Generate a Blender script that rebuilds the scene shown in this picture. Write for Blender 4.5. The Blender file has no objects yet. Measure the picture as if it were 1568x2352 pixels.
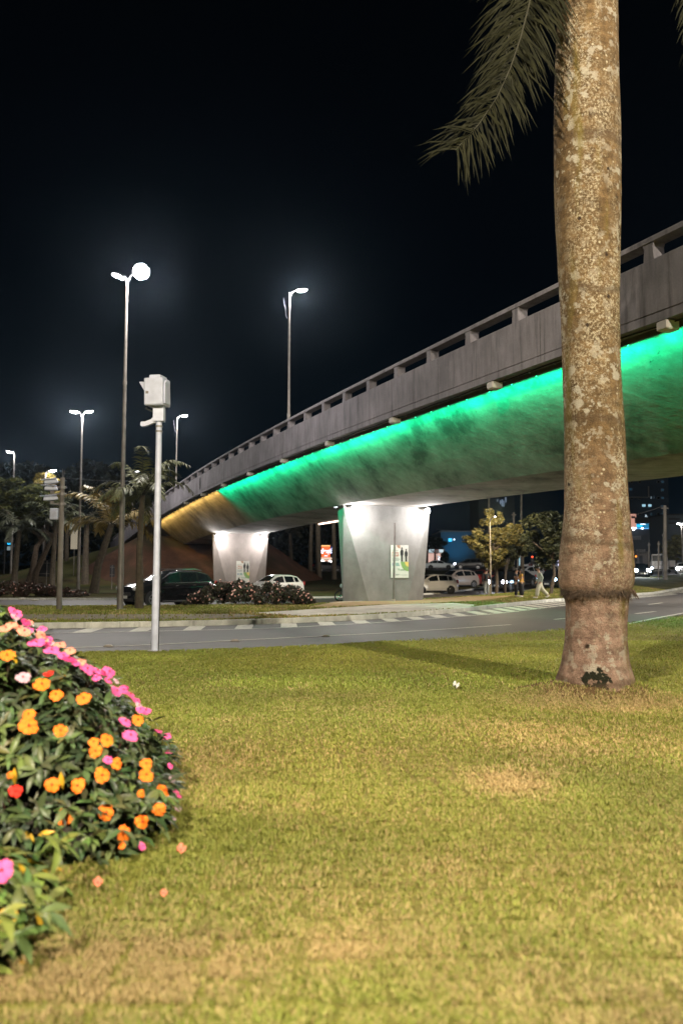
import bpy, bmesh, math, random
import numpy as np
from mathutils import Vector, Matrix, noise as mnoise
random.seed(7); rng = np.random.default_rng(7)
R = math.radians; PI = math.pi
scene = bpy.context.scene
COL = scene.collection

# ------------------------------------------------------------------ camera model
F = 1829.0; TH = math.atan(142/1829.0); CAMH = 1.55
cS, cC = math.sin(TH), math.cos(TH)
def ray(px, py):
    dx = (px-784)/F; dy = (1176-py)/F
    return dx, cC-dy*cS, cS+dy*cC
def at(px, py, Y):
    x, y, w = ray(px, py); t = Y/y
    return Vector((x*t, Y, CAMH+w*t))
def gp(px, py, z=0.0):
    x, y, w = ray(px, py); t = (z-CAMH)/w
    return Vector((x*t, y*t, z))
def tz(Y): return 0.035*min(max(0.0, Y-61.0), 90.0)
def gpt(px, py, off=0.03):
    """where the line of sight meets the rising ground"""
    x, y, w = ray(px, py); lo = None; t = 2.0
    while t < 200:
        if CAMH+w*t < tz(y*t)+off: break
        t += 0.05
    return Vector((x*t, y*t, tz(y*t)+off))
def lerp(a, b, t): return a+(b-a)*t

# ------------------------------------------------------------------ materials
def new_mat(name):
    m = bpy.data.materials.new(name); m.use_nodes = True
    nt = m.node_tree; b = nt.nodes.get('Principled BSDF')
    return m, nt, b
def nd(nt, typ, **kw):
    n = nt.nodes.new(typ)
    for k, v in kw.items():
        if k in n.inputs: n.inputs[k].default_value = v
        else: setattr(n, k, v)
    return n
def c4(c): return (c[0], c[1], c[2], 1.0)
def ramp(nt, fac, stops):
    r = nt.nodes.new('ShaderNodeValToRGB'); e = r.color_ramp.elements
    while len(e) < len(stops): e.new(0.5)
    for i, (p, c) in enumerate(stops): e[i].position = p; e[i].color = c4(c)
    nt.links.new(fac, r.inputs[0]); return r.outputs[0]
def mixc(nt, fac, a, b, mode='MIX'):
    m = nt.nodes.new('ShaderNodeMix'); m.data_type = 'RGBA'; m.blend_type = mode
    for s, v in ((0, fac), (6, a), (7, b)):
        if isinstance(v, bpy.types.NodeSocket): nt.links.new(v, m.inputs[s])
        else: m.inputs[s].default_value = v if s == 0 else c4(v)
    return m.outputs[2]
def pos(nt, world=True, scale=(1, 1, 1)):
    if world: o = nt.nodes.new('ShaderNodeNewGeometry').outputs['Position']
    else: o = nt.nodes.new('ShaderNodeTexCoord').outputs['Object']
    if tuple(scale) != (1, 1, 1):
        mp = nt.nodes.new('ShaderNodeMapping'); mp.inputs['Scale'].default_value = scale
        nt.links.new(o, mp.inputs[0]); o = mp.outputs[0]
    return o
def noise(nt, vec, scale, detail=4, rough=0.55, dist=0.0):
    n = nd(nt, 'ShaderNodeTexNoise', Scale=scale, Detail=detail, Roughness=rough, Distortion=dist)
    nt.links.new(vec, n.inputs['Vector']); return n.outputs['Fac']
def bump(nt, b, h, strength=0.3, dist=0.02):
    n = nd(nt, 'ShaderNodeBump', Strength=strength, Distance=dist)
    nt.links.new(h, n.inputs['Height']); nt.links.new(n.outputs[0], b.inputs['Normal'])
_mc = {}
def M(name, col, rough=0.6, metal=0.0, col2=None, scale=6.0, bmp=0.0, spec=0.5, world=False, coat=0.0, trans=0.0):
    if name in _mc: return _mc[name]
    m, nt, b = new_mat(name)
    b.inputs['Roughness'].default_value = rough; b.inputs['Metallic'].default_value = metal
    b.inputs['Specular IOR Level'].default_value = spec
    b.inputs['Coat Weight'].default_value = coat
    if col2 is None: col2 = tuple(c*0.72 for c in col)
    p = pos(nt, world); f = noise(nt, p, scale)
    nt.links.new(ramp(nt, f, [(0.32, col2), (0.62, col)]), b.inputs['Base Color'])
    if bmp: bump(nt, b, noise(nt, p, scale*6, 5), bmp, 0.02)
    if trans: b.inputs['Transmission Weight'].default_value = trans
    _mc[name] = m; return m
def E(name, col, strength):
    if name in _mc: return _mc[name]
    m, nt, b = new_mat(name)
    b.inputs['Base Color'].default_value = c4((0.02, 0.02, 0.02))
    b.inputs['Emission Color'].default_value = c4(col); b.inputs['Emission Strength'].default_value = strength
    b.inputs['Roughness'].default_value = 0.3
    _mc[name] = m; return m

# ------------------------------------------------------------------ mesh builder
class MB:
    def __init__(s): s.v = []; s.f = []; s.mi = []; s.cur = 0
    def mat(s, i): s.cur = i; return s
    def face(s, ids): s.f.append(tuple(ids)); s.mi.append(s.cur)
    def verts(s, vs):
        b = len(s.v); s.v.extend([tuple(x) for x in vs]); return b
    def poly(s, vs):
        b = s.verts(vs); s.face(range(b, b+len(vs))); return s
    def box(s, c, size, rot=None, taper=1.0, bev=0.0):
        x, y, z = [d/2 for d in size]; c = Vector(c)
        if bev <= 0:
            pts = [(-x,-y,-z),(x,-y,-z),(x,y,-z),(-x,y,-z)]+[(a*taper,d*taper,z) for a, d in ((-x,-y),(x,-y),(x,y),(-x,y))]
            fs = [(3,2,1,0),(4,5,6,7),(0,1,5,4),(1,2,6,5),(2,3,7,6),(3,0,4,7)]
        else:
            bv = min(bev, x*.9, y*.9, z*.9); pts = []; fs = []
            def ring(ex, ey, zz):
                b0 = len(pts)
                k = bv*0.999
                for a, d in ((-ex+k,-ey),(ex-k,-ey),(ex,-ey+k),(ex,ey-k),(ex-k,ey),(-ex+k,ey),(-ex,ey-k),(-ex,-ey+k)): pts.append((a,d,zz))
                return b0
            rs = [ring(x-bv,y-bv,-z), ring(x,y,-z+bv), ring(x*taper,y*taper,z-bv), ring((x-bv)*taper,(y-bv)*taper,z)]
            for q in range(3):
                for i in range(8):
                    j = (i+1)%8; fs.append((rs[q]+i, rs[q]+j, rs[q+1]+j, rs[q+1]+i))
            fs.append(tuple(rs[0]+i for i in range(7,-1,-1))); fs.append(tuple(rs[3]+i for i in range(8)))
        b = len(s.v)
        for p in pts:
            p = Vector(p)
            if rot is not None: p = rot @ p
            s.v.append(tuple(p+c))
        for f in fs: s.face([b+i for i in f])
        return s
    def tube(s, pts, rad, seg=10, cap=True):
        pts = [Vector(p) for p in pts]; n = len(pts)
        if not hasattr(rad, '__len__'): rad = [rad]*n
        b = len(s.v); ref = None
        for i, p in enumerate(pts):
            t = (pts[min(i+1, n-1)]-pts[max(i-1, 0)])
            t = t.normalized() if t.length > 1e-9 else Vector((0, 0, 1))
            if ref is None:
                ref = Vector((1, 0, 0)) if abs(t.x) < 0.8 else Vector((0, 1, 0))
            a = (ref - t*ref.dot(t)).normalized(); ref = a; d = t.cross(a)
            for k in range(seg):
                q = 2*PI*k/seg
                s.v.append(tuple(p+(a*math.cos(q)+d*math.sin(q))*rad[i]))
        for i in range(n-1):
            for k in range(seg):
                j = (k+1) % seg
                s.face((b+i*seg+k, b+i*seg+j, b+(i+1)*seg+j, b+(i+1)*seg+k))
        if cap:
            s.face([b+k for k in range(seg-1, -1, -1)]); s.face([b+(n-1)*seg+k for k in range(seg)])
        return s
    def lathe(s, prof, axis='z', c=(0, 0, 0), seg=20, cap=True):
        """prof: (radius, height)"""
        b = len(s.v); c = Vector(c); n = len(prof)
        for r, h in prof:
            for k in range(seg):
                q = 2*PI*k/seg; x, y = r*math.cos(q), r*math.sin(q)
                v = (x, y, h) if axis == 'z' else ((h, x, y) if axis == 'x' else (y, h, x))
                s.v.append(tuple(Vector(v)+c))
        for i in range(n-1):
            for k in range(seg):
                j = (k+1) % seg
                s.face((b+i*seg+k, b+i*seg+j, b+(i+1)*seg+j, b+(i+1)*seg+k))
        if cap:
            s.face([b+k for k in range(seg-1, -1, -1)]); s.face([b+(n-1)*seg+k for k in range(seg)])
        return s
    def ell(s, c, r, seg=12, rings=8, rot=None):
        c = Vector(c); b = len(s.v)
        for i in range(rings+1):
            a = PI*i/rings
            for k in range(seg):
                q = 2*PI*k/seg
                p = Vector((math.sin(a)*math.cos(q)*r[0], math.sin(a)*math.sin(q)*r[1], -math.cos(a)*r[2]))
                if rot is not None: p = rot @ p
                s.v.append(tuple(p+c))
        for i in range(rings):
            for k in range(seg):
                j = (k+1) % seg
                s.face((b+i*seg+k, b+i*seg+j, b+(i+1)*seg+j, b+(i+1)*seg+k))
        return s
    def prism(s, outline, d0, d1, fn):
        """outline of 2-D points; fn(p, d) -> 3-D"""
        n = len(outline)
        a = s.verts([fn(p, d0) for p in outline]); b = s.verts([fn(p, d1) for p in outline])
        s.face([a+i for i in range(n-1, -1, -1)]); s.face([b+i for i in range(n)])
        for i in range(n):
            j = (i+1) % n; s.face((a+i, a+j, b+j, b+i))
        return s
    def build(s, name, mats, parent=None, smooth=False, recalc=True, ang=38):
        me = bpy.data.meshes.new(name)
        me.from_pydata(s.v, [], s.f)
        if not isinstance(mats, (list, tuple)): mats = [mats]
        for m in mats: me.materials.append(m)
        if len(mats) > 1: me.polygons.foreach_set('material_index', s.mi)
        if recalc:
            bm = bmesh.new(); bm.from_mesh(me); bmesh.ops.recalc_face_normals(bm, faces=bm.faces); bm.to_mesh(me); bm.free()
        if smooth:
            me.polygons.foreach_set('use_smooth', [True]*len(me.polygons))
            try: me.set_sharp_from_angle(angle=R(ang))
            except Exception: pass
        me.update()
        return link(name, me, parent)
def link(name, me, parent=None):
    o = bpy.data.objects.new(name, me); COL.objects.link(o)
    if parent is not None: o.parent = parent
    return o
def np_mesh(name, V, faces_idx, nper, mat, parent=None, smooth=False, col=None):
    """V (n,3), faces_idx flat index array, nper verts per face; col (n,3) -> attribute 'tint'"""
    me = bpy.data.meshes.new(name); n = len(V); nf = len(faces_idx)//nper
    me.vertices.add(n); me.vertices.foreach_set('co', np.asarray(V, np.float32).ravel())
    me.loops.add(len(faces_idx)); me.loops.foreach_set('vertex_index', np.asarray(faces_idx, np.int32))
    me.polygons.add(nf); me.polygons.foreach_set('loop_start', np.arange(0, nf*nper, nper, dtype=np.int32))
    me.polygons.foreach_set('loop_total', np.full(nf, nper, np.int32))
    if smooth: me.polygons.foreach_set('use_smooth', np.ones(nf, bool))
    me.materials.append(mat)
    if col is not None:
        a = me.color_attributes.new('tint', 'FLOAT_COLOR', 'POINT')
        a.data.foreach_set('color', np.concatenate([col, np.ones((n, 1))], 1).astype(np.float32).ravel())
    me.update(calc_edges=True)
    return link(name, me, parent)
def empty(name, loc, rz=0.0):
    o = bpy.data.objects.new(name, None); COL.objects.link(o)
    o.location = loc; o.rotation_euler = (0, 0, rz); o.empty_display_size = 0.2
    return o
def tag(o, label, cat, group=None, kind=None):
    if label: o['label'] = label
    if cat: o['category'] = cat
    if group: o['group'] = group
    if kind: o['kind'] = kind
    return o
def thing(name, label, cat, loc, rz=0.0, group=None):
    return tag(empty(name, loc, rz), label, cat, group)
def struct(o, label=None, cat=None):
    o['kind'] = 'structure'
    if label: o['label'] = label
    if cat: o['category'] = cat
    return o
def point_light(parent, loc, power, col=(1, .95, .88), radius=0.2, name='lamp_light'):
    l = bpy.data.lights.new(name, 'POINT'); l.energy = power; l.color = col; l.shadow_soft_size = radius
    o = bpy.data.objects.new(name, l); COL.objects.link(o); o.location = loc
    if parent is not None: o.parent = parent
    return o
def spot_light(parent, loc, target, power, col, ang=150, radius=0.2, blend=0.4, name='lamp_light'):
    l = bpy.data.lights.new(name, 'SPOT'); l.energy = power; l.color = col; l.shadow_soft_size = radius
    l.spot_size = R(ang); l.spot_blend = blend
    o = bpy.data.objects.new(name, l); COL.objects.link(o); o.location = loc
    o.rotation_euler = (Vector(target)-Vector(loc)).to_track_quat('-Z', 'Y').to_euler()
    if parent is not None: o.parent = parent
    return o

# ------------------------------------------------------------------ render set-up, camera, sky
scene.render.engine = 'CYCLES'
cy = scene.cycles
cy.use_denoising = True
try: cy.denoiser = 'OPENIMAGEDENOISE'
except Exception: pass
cy.max_bounces = 6; cy.diffuse_bounces = 3; cy.glossy_bounces = 3; cy.transmission_bounces = 4
cy.transparent_max_bounces = 6; cy.sample_clamp_indirect = 4.0
cy.caustics_reflective = False; cy.caustics_refractive = False
scene.view_settings.view_transform = 'Standard'
try: scene.view_settings.look = 'None'
except Exception: pass
scene.view_settings.exposure = 0.0; scene.view_settings.gamma = 1.0
cam = bpy.data.cameras.new('camera'); co = bpy.data.objects.new('camera', cam); COL.objects.link(co)
cam.sensor_fit = 'VERTICAL'; cam.sensor_height = 36.0; cam.sensor_width = 24.0
cam.lens = 36.0*F/2352.0
co.location = (0, 0, CAMH); co.rotation_euler = (PI/2+TH, 0, 0)
cam.clip_start = 0.05; cam.clip_end = 2000
cam.dof.use_dof = True; cam.dof.focus_distance = 16.0; cam.dof.aperture_fstop = 1.4
scene.camera = co
w = bpy.data.worlds.new('World'); scene.world = w; w.use_nodes = True
nt = w.node_tree; bg = nt.nodes['Background']
tc = nt.nodes.new('ShaderNodeTexCoord'); sx = nt.nodes.new('ShaderNodeSeparateXYZ')
nt.links.new(tc.outputs['Generated'], sx.inputs[0])
nt.links.new(ramp(nt, sx.outputs[2], [(0.0, (.0030, .0062, .0095)), (0.13, (.0016, .0045, .0078)), (0.35, (.0008, .0021, .0040)), (0.75, (.0004, .0007, .0013))]), bg.inputs[0])
bg.inputs[1].default_value = 0.6
# ------------------------------------------------------------------ shared materials
def mat_asphalt():
    m, nt, b = new_mat('asphalt'); p = pos(nt)
    big = noise(nt, p, 0.35, 5, .6); fine = noise(nt, p, 60, 3, .7); st = noise(nt, pos(nt, True, (.25, 1.6, 1)), 1.2, 4)
    c = ramp(nt, big, [(0.3, (.056, .050, .045)), (0.7, (.092, .082, .074))])
    c = mixc(nt, 0.55, c, ramp(nt, fine, [(0.25, (.35, .35, .35)), (0.75, (1.3, 1.3, 1.3))]), 'MULTIPLY')
    c = mixc(nt, 0.4, c, ramp(nt, st, [(0.35, (.6, .6, .6)), (0.65, (1.15, 1.15, 1.15))]), 'MULTIPLY')
    vo = nd(nt, 'ShaderNodeTexVoronoi', Scale=.42); vo.feature = 'DISTANCE_TO_EDGE'; nt.links.new(pos(nt, True, (1, 2.2, 1)), vo.inputs['Vector'])
    c = mixc(nt, .5, c, ramp(nt, vo.outputs['Distance'], [(0.0, (.35, .35, .35)), (0.012, (1, 1, 1))]), 'MULTIPLY')
    oil = noise(nt, pos(nt, True, (.5, 1.5, 1)), 2.1, 5, .7)
    c = mixc(nt, .6, c, ramp(nt, oil, [(0.30, (.45, .45, .45)), (0.40, (1, 1, 1)), (.66, (1, 1, 1)), (.72, (1.25, 1.22, 1.2))]), 'MULTIPLY')
    nt.links.new(c, b.inputs['Base Color']); b.inputs['Roughness'].default_value = .62
    bump(nt, b, fine, .25, .01); return m
def mat_concrete(name, base, dark, streak=(3, 3, .5), sscale=1.5, bm=.2, world=True, rough=.85, amt=.5):
    m, nt, b = new_mat(name); p = pos(nt, world)
    a = noise(nt, p, .9, 6, .65); s = noise(nt, pos(nt, world, streak), sscale, 5, .6); f = noise(nt, p, 22, 5, .7)
    c = ramp(nt, a, [(0.3, dark), (0.68, base)])
    c = mixc(nt, amt, c, ramp(nt, s, [(0.34, (.55, .54, .52)), (0.62, (1.1, 1.1, 1.1))]), 'MULTIPLY')
    c = mixc(nt, .35, c, ramp(nt, f, [(0.3, (.6, .6, .6)), (0.7, (1.2, 1.2, 1.2))]), 'MULTIPLY')
    if amt >= .5:
        dr = noise(nt, pos(nt, world, (1.6, 1.6, .10)), 1.9, 6, .72); bl = noise(nt, p, .38, 4, .6)
        c = mixc(nt, .75, c, ramp(nt, dr, [(0.33, (.42, .41, .40)), (0.45, (1, 1, 1))]), 'MULTIPLY')
        c = mixc(nt, .6, c, ramp(nt, bl, [(0.40, (.72, .72, .74)), (0.58, (1.12, 1.1, 1.1))]), 'MULTIPLY')
    nt.links.new(c, b.inputs['Base Color']); b.inputs['Roughness'].default_value = rough
    bump(nt, b, f, bm, .015); return m
def mat_turf(name, cols, dry, sc=.6):
    """soil and thatch between and under the grass blades"""
    m, nt, b = new_mat(name); p = pos(nt)
    a = noise(nt, p, sc, 5, .6); f = noise(nt, pos(nt, True, (1, .6, 1)), 28, 5, .75); g = noise(nt, p, .23, 3)
    c = ramp(nt, a, [(0.3, cols[0]), (0.66, cols[1])])
    c = mixc(nt, ramp(nt, g, [(0.46, (0, 0, 0)), (0.66, (1, 1, 1))]), c, dry)
    c = mixc(nt, .75, c, ramp(nt, f, [(0.28, (.35, .35, .3)), (0.72, (1.5, 1.5, 1.4))]), 'MULTIPLY')
    nt.links.new(c, b.inputs['Base Color']); b.inputs['Roughness'].default_value = .95
    b.inputs['Specular IOR Level'].default_value = .1
    bump(nt, b, f, .9, .05); return m
ASPH = mat_asphalt()
PAINT = M('road_paint', (.60, .58, .50), .7, col2=(.40, .385, .335), scale=9, world=True)
CONC = mat_concrete('parapet_concrete', (.235, .220, .245), (.165, .155, .175), (3, 3, .6), 1.6)
KERB = mat_concrete('kerb_concrete', (.66, .66, .60), (.46, .46, .42), (1, 1, 1), 3)
PAVE = mat_concrete('pavement_concrete', (.58, .52, .44), (.44, .39, .33), (1, 1, 1), 2)
TURF = mat_turf('lawn_soil', ((.15, .155, .03), (.23, .225, .05)), (.28, .215, .09))
VERGE = mat_turf('verge_grass', ((.055, .062, .018), (.115, .115, .036)), (.15, .12, .06), .9)
DARKG = mat_turf('rough_ground', ((.022, .026, .012), (.045, .048, .02)), (.05, .042, .022), .3)
EARTH = mat_turf('red_earth', ((.060, .034, .025), (.115, .060, .042)), (.045, .038, .022), .9)
SAND = mat_turf('sandy_soil', ((.30, .21, .12), (.42, .31, .18)), (.34, .25, .14), 1.4)
WHITE = M('white_paint', (.50, .53, .65), .45, col2=(.40, .42, .52), scale=5, bmp=.05)
STEEL = M('galvanised_steel', (.25, .23, .215), .55, .35, col2=(.16, .145, .135), scale=2)
POLE = M('pole_concrete', (.21, .19, .165), .75, col2=(.12, .105, .09), scale=1.5, bmp=.2)
BLACK = M('black_rubber', (.015, .015, .016), .75)
DARK = M('dark_plastic', (.03, .03, .032), .5)
GLASS = M('tinted_glass', (.008, .011, .013), .12, spec=.25)
CHROME = M('chrome', (.6, .6, .62), .18, .95)
SKIN = M('skin', (.45, .27, .19), .55)
BARKG = M('tree_bark', (.11, .082, .058), .9, col2=(.05, .037, .027), scale=9, bmp=.6)

# ------------------------------------------------------------------ ground, roads, lawn
def ground_grid():
    xs = np.concatenate([np.linspace(-420, -60, 10)[:-1], np.linspace(-60, 80, 36), np.linspace(80, 460, 10)[1:]])
    ys = np.concatenate([np.linspace(-120, 0, 8)[:-1], np.linspace(0, 61, 20), np.linspace(61, 151, 31)[1:], np.linspace(151, 900, 12)[1:]])
    V = np.array([(x, y, tz(y)) for y in ys for x in xs]); nx = len(xs)
    f = []
    for j in range(len(ys)-1):
        for i in range(nx-1): f += [j*nx+i, j*nx+i+1, (j+1)*nx+i+1, (j+1)*nx+i]
    return np_mesh('ground', V, f, 4, DARKG)
struct(ground_grid())

def strip(name, front, back, z, mat, side=0.0, sub=1):
    """sheet between two polylines of the same length (world points)"""
    mb = MB(); n = len(front); rows = []
    for i in range(n):
        r = []
        for k in range(sub+1):
            p = front[i].lerp(back[i], k/sub); r.append((p.x, p.y, tz(p.y)+z))
        rows.append(mb.verts(r))
    for i in range(n-1):
        for k in range(sub):
            a, b = rows[i]+k, rows[i+1]+k
            mb.face((a, b, b+1, a+1))
    return mb.build(name, mat)
def resample(pts, n):
    pts = [Vector((p[0], p[1], 0)) for p in pts]
    d = [0]
    for a, b in zip(pts, pts[1:]): d.append(d[-1]+(b-a).length)
    out = []
    for k in range(n):
        s = d[-1]*k/(n-1); i = 0
        while i < len(d)-2 and d[i+1] < s: i += 1
        t = (s-d[i])/max(1e-6, d[i+1]-d[i]); out.append(pts[i].lerp(pts[i+1], t))
    return out
def smooth_line(pts, n, it=6):
    q = resample(pts, n)
    for _ in range(it):
        q = [q[0]]+[(q[i-1]+q[i]*2+q[i+1])/4 for i in range(1, n-1)]+[q[-1]]
    return q
NK = 120
KL = [(-60, 21.0), (-30, 21.3), (-14, 22.0)]+[tuple(gp(*p).xy) for p in ((92, 1446), (345, 1442), (619, 1436), (883, 1424), (1072, 1405.5), (1181, 1391.5), (1289, 1381), (1443, 1369.5), (1568, 1360))]+[(48, 93), (70, 122)]
kerb_line = smooth_line(KL, NK)
LE = [(-60, 15.2), (-30, 15.4), (-9, 15.7)]+[tuple(gp(*p, .05).xy) for p in ((170, 1500), (345, 1502), (619, 1492), (883, 1473), (1150, 1455), (1290, 1444), (1435, 1434), (1568, 1411))]+[(30, 52), (60, 84), (90, 116)]
lawn_edge = smooth_line(LE, NK)
# near road
road_front = [p+Vector((.5, -1.2, 0)) for p in lawn_edge]
road_back = kerb_line
struct(strip('road', road_front, [p+Vector((-.05, .08, 0)) for p in road_back], .012, ASPH, sub=3))
# median between the two roads: a slab 0.14 m high with a kerb
R2N = [(-60, 36.2), (-30, 35.8)]+[tuple(gp(*p).xy) for p in ((0, 1399), (270, 1400), (480, 1397), (700, 1393), (780, 1391))]+[(1.5, 42.9), (5.6, 46.6), (8.4, 51.2), (13, 60.5), (22.2, 77.5), (40, 98), (64, 126)]
r2_near = smooth_line(R2N, NK, 3)
def kerb_obj(line, w, h, name, inward, label=None):
    mb = MB(); n = len(line)
    for i in range(n):
        t = (line[min(i+1, n-1)]-line[max(i-1, 0)]).normalized(); nn = Vector((-t.y, t.x, 0))*inward
        p = line[i]; z = tz(p.y)
        r = [p, p+nn*.02, p+nn*w, p+nn*w]
        hs = [-.02, h, h, -.02]
        mb.verts([(q.x, q.y, z+hh) for q, hh in zip(r, hs)])
    for i in range(n-1):
        for k in range(3): mb.face((i*4+k, (i+1)*4+k, (i+1)*4+k+1, i*4+k+1))
    return struct(mb.build(name, KERB))
fine_kerb = smooth_line([p.xy for p in kerb_line], 400, 2)
kerb_obj(fine_kerb, .22, .17, 'kerb', 1)
med_front = [p+Vector((-.06, .2, 0)) for p in kerb_line]
struct(strip('median', med_front, [p+Vector((0, -.05, 0)) for p in r2_near], .135, VERGE, sub=14), None)
kerb_obj(smooth_line([p.xy for p in r2_near], 300, 1), -.16, .15, 'back_kerb', 1)
# second road, behind the pier and the hedge
R2F = [(-60, 47), (-30, 47), (-14, 46.6), (-6, 47.5), (0.2, 50.5), (4.6, 55.5), (9.5, 64), (16, 75), (24, 92), (44, 114), (70, 140)]
r2_far = smooth_line(R2F, NK, 3)
struct(strip('side_road', [p+Vector((0, -.3, 0)) for p in r2_near], r2_far, .03, ASPH, sub=10))
kerb_obj(smooth_line([p.xy for p in r2_far], 300, 1), .25, .14, 'far_kerb', 1)
struct(strip('far_verge', [p+Vector((0, .2, 0)) for p in r2_far], [p+Vector((-2.5, 12, 0)) for p in r2_far], .11, mat_turf('far_grass', ((.05, .05, .016), (.09, .085, .028)), (.10, .07, .035), .8), sub=6))
# raised street far behind on the right and the junction on the far left
struct(strip('upper_street', [Vector((14, 118, 0)), Vector((40, 128, 0)), Vector((90, 150, 0))], [Vector((10, 130, 0)), Vector((36, 140, 0)), Vector((84, 162, 0))], .05, ASPH, sub=6))
struct(strip('cross_street', [Vector((-80, 84, 0)), Vector((-40, 86, 0)), Vector((-14, 90, 0))], [Vector((-80, 97, 0)), Vector((-40, 99, 0)), Vector((-14, 103, 0))], .05, ASPH, sub=6))
# concrete path and bare sandy soil on the median, dirt track on the left
def patch(name, outline, z, mat):
    mb = MB(); mb.poly([(p.x, p.y, z) for p in outline]); o = mb.build(name, mat)
    return struct(o)
patch('path', [gp(*p, .14) for p in ((560, 1409), (690, 1415.5), (850, 1411.5), (960, 1405.5), (1072, 1396.5), (1100, 1389.5), (1040, 1385), (900, 1388), (760, 1396.5), (640, 1404))], .142, PAVE)
patch('dirt_track', [gp(*p, .14) for p in ((-40, 1424), (200, 1425), (460, 1424), (620, 1417), (560, 1410), (300, 1411), (-40, 1411))], .146, M('trodden_soil', (.17, .135, .08), .95, col2=(.10, .09, .045), scale=1.2, world=True, bmp=.5))
patch('bare_soil', [gp(*p, .14) for p in ((690, 1398), (775, 1394.5), (880, 1389), (985, 1386), (1100, 1381), (1190, 1368), (1080, 1370), (985, 1376), (900, 1376), (770, 1382))], .146, SAND)

# lawn: a sheet that ends in an uneven edge over the asphalt
def lawn():
    xs = resample([p.xy for p in lawn_edge], 420); mb = MB(); rows = []
    K = 26
    for i, p in enumerate(xs):
        j = mnoise.noise(Vector((p.x*1.3, p.y*1.3, 0)))*.16+mnoise.noise(Vector((p.x*4, p.y*4, 3)))*.07
        e = Vector((p.x+.3*j, p.y+j, 0)); r = []
        for k in range(K+1):
            t = (k/K)**1.6; q = e.lerp(Vector((p.x*.9, -45, 0)), t)
            z = .045 if k else .0
            r.append((q.x, q.y, z+.012*mnoise.noise(q*.8)*(k > 0)))
        rows.append(mb.verts(r))
    for i in range(len(xs)-1):
        for k in range(K): a, b = rows[i]+k, rows[i+1]+k; mb.face((a, a+1, b+1, b))
    return mb.build('lawn', TURF, smooth=True)
struct(lawn())

# painted markings: children of nothing, flat on the asphalt
def offset_line(line, w, z, name, i0=0, i1=None, mat=PAINT):
    mb = MB(); n = len(line); i1 = i1 or n
    k = 0
    for i in range(i0, i1):
        t = (line[min(i+1, n-1)]-line[max(i-1, 0)]).normalized(); nn = Vector((-t.y, t.x, 0))
        for s in (-.5, .5):
            q = line[i]+nn*w*s; mb.v.append((q.x, q.y, tz(q.y)+z))
        if k: b = len(mb.v); mb.face((b-4, b-3, b-1, b-2))
        k += 1
    return struct(mb.build(name, mat), None)
L1 = [(-60, 18.9), (-30, 19.2), (-14, 20.0)]+[tuple(gp(*p).xy) for p in ((92, 1456.7), (345, 1451.5), (619, 1445), (883, 1430.5), (1138, 1410.5), (1298, 1391.6), (1443, 1375), (1568, 1364.5))]+[(46, 92)]
line1 = smooth_line(L1, 260, 3)
offset_line(line1, .13, .019, 'edge_line')
L2 = [(-40, 16.6), (-14, 16.5)]+[tuple(gp(*p).xy) for p in ((150, 1490), (345, 1483), (619, 1468.5), (883, 1455.5), (1050, 1444.5), (1172, 1436))]
line2 = smooth_line(L2, 160, 2)
offset_line(line2, .12, .019, 'lane_line')
L3 = [tuple(gp(*p).xy) for p in ((1272, 1424), (1300, 1421))]
offset_line(resample(L3, 4), .12, .019, 'lane_dash')
for a, b in (((1488, 1389.2), (1519, 1385.2)), ((1458, 1410.6), (1504, 1405.4))):
    offset_line(resample([gp(*a).xy, gp(*b).xy], 4), .16, .019, 'lane_dash')
offset_line(smooth_line([gp(*p).xy for p in ((1400, 1441), (1449, 1432.5), (1510, 1420), (1568, 1409))]+[(26, 44)], 40, 1), .14, .019, 'edge_line')
def hatching():
    ss = resample([p.xy for p in line1], 1200); acc = 0; last = ss[0]; mb = MB()
    kk = np.array([(p.x, p.y) for p in fine_kerb])
    for p in ss:
        acc += (p-last).length; last = p
        if acc < 1.42 or p.x < -14 or p.x > 30: continue
        acc = 0
        yk = np.interp(p.x-.15, kk[:, 0], kk[:, 1])
        if yk-p.y < .3: continue
        mb.poly([(p.x-.24, p.y+.03, tz(p.y)+.018), (p.x+.24, p.y+.03, tz(p.y)+.018), (p.x+.10, yk-.1, tz(yk)+.018), (p.x-.38, yk-.1, tz(yk)+.018)])
    return struct(mb.build('hatch_marking', PAINT))
hatching()
offset_line(smooth_line([(p.x, p.y+.6) for p in r2_near[30:86]], 120, 1), .13, .037, 'side_road_line')
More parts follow.
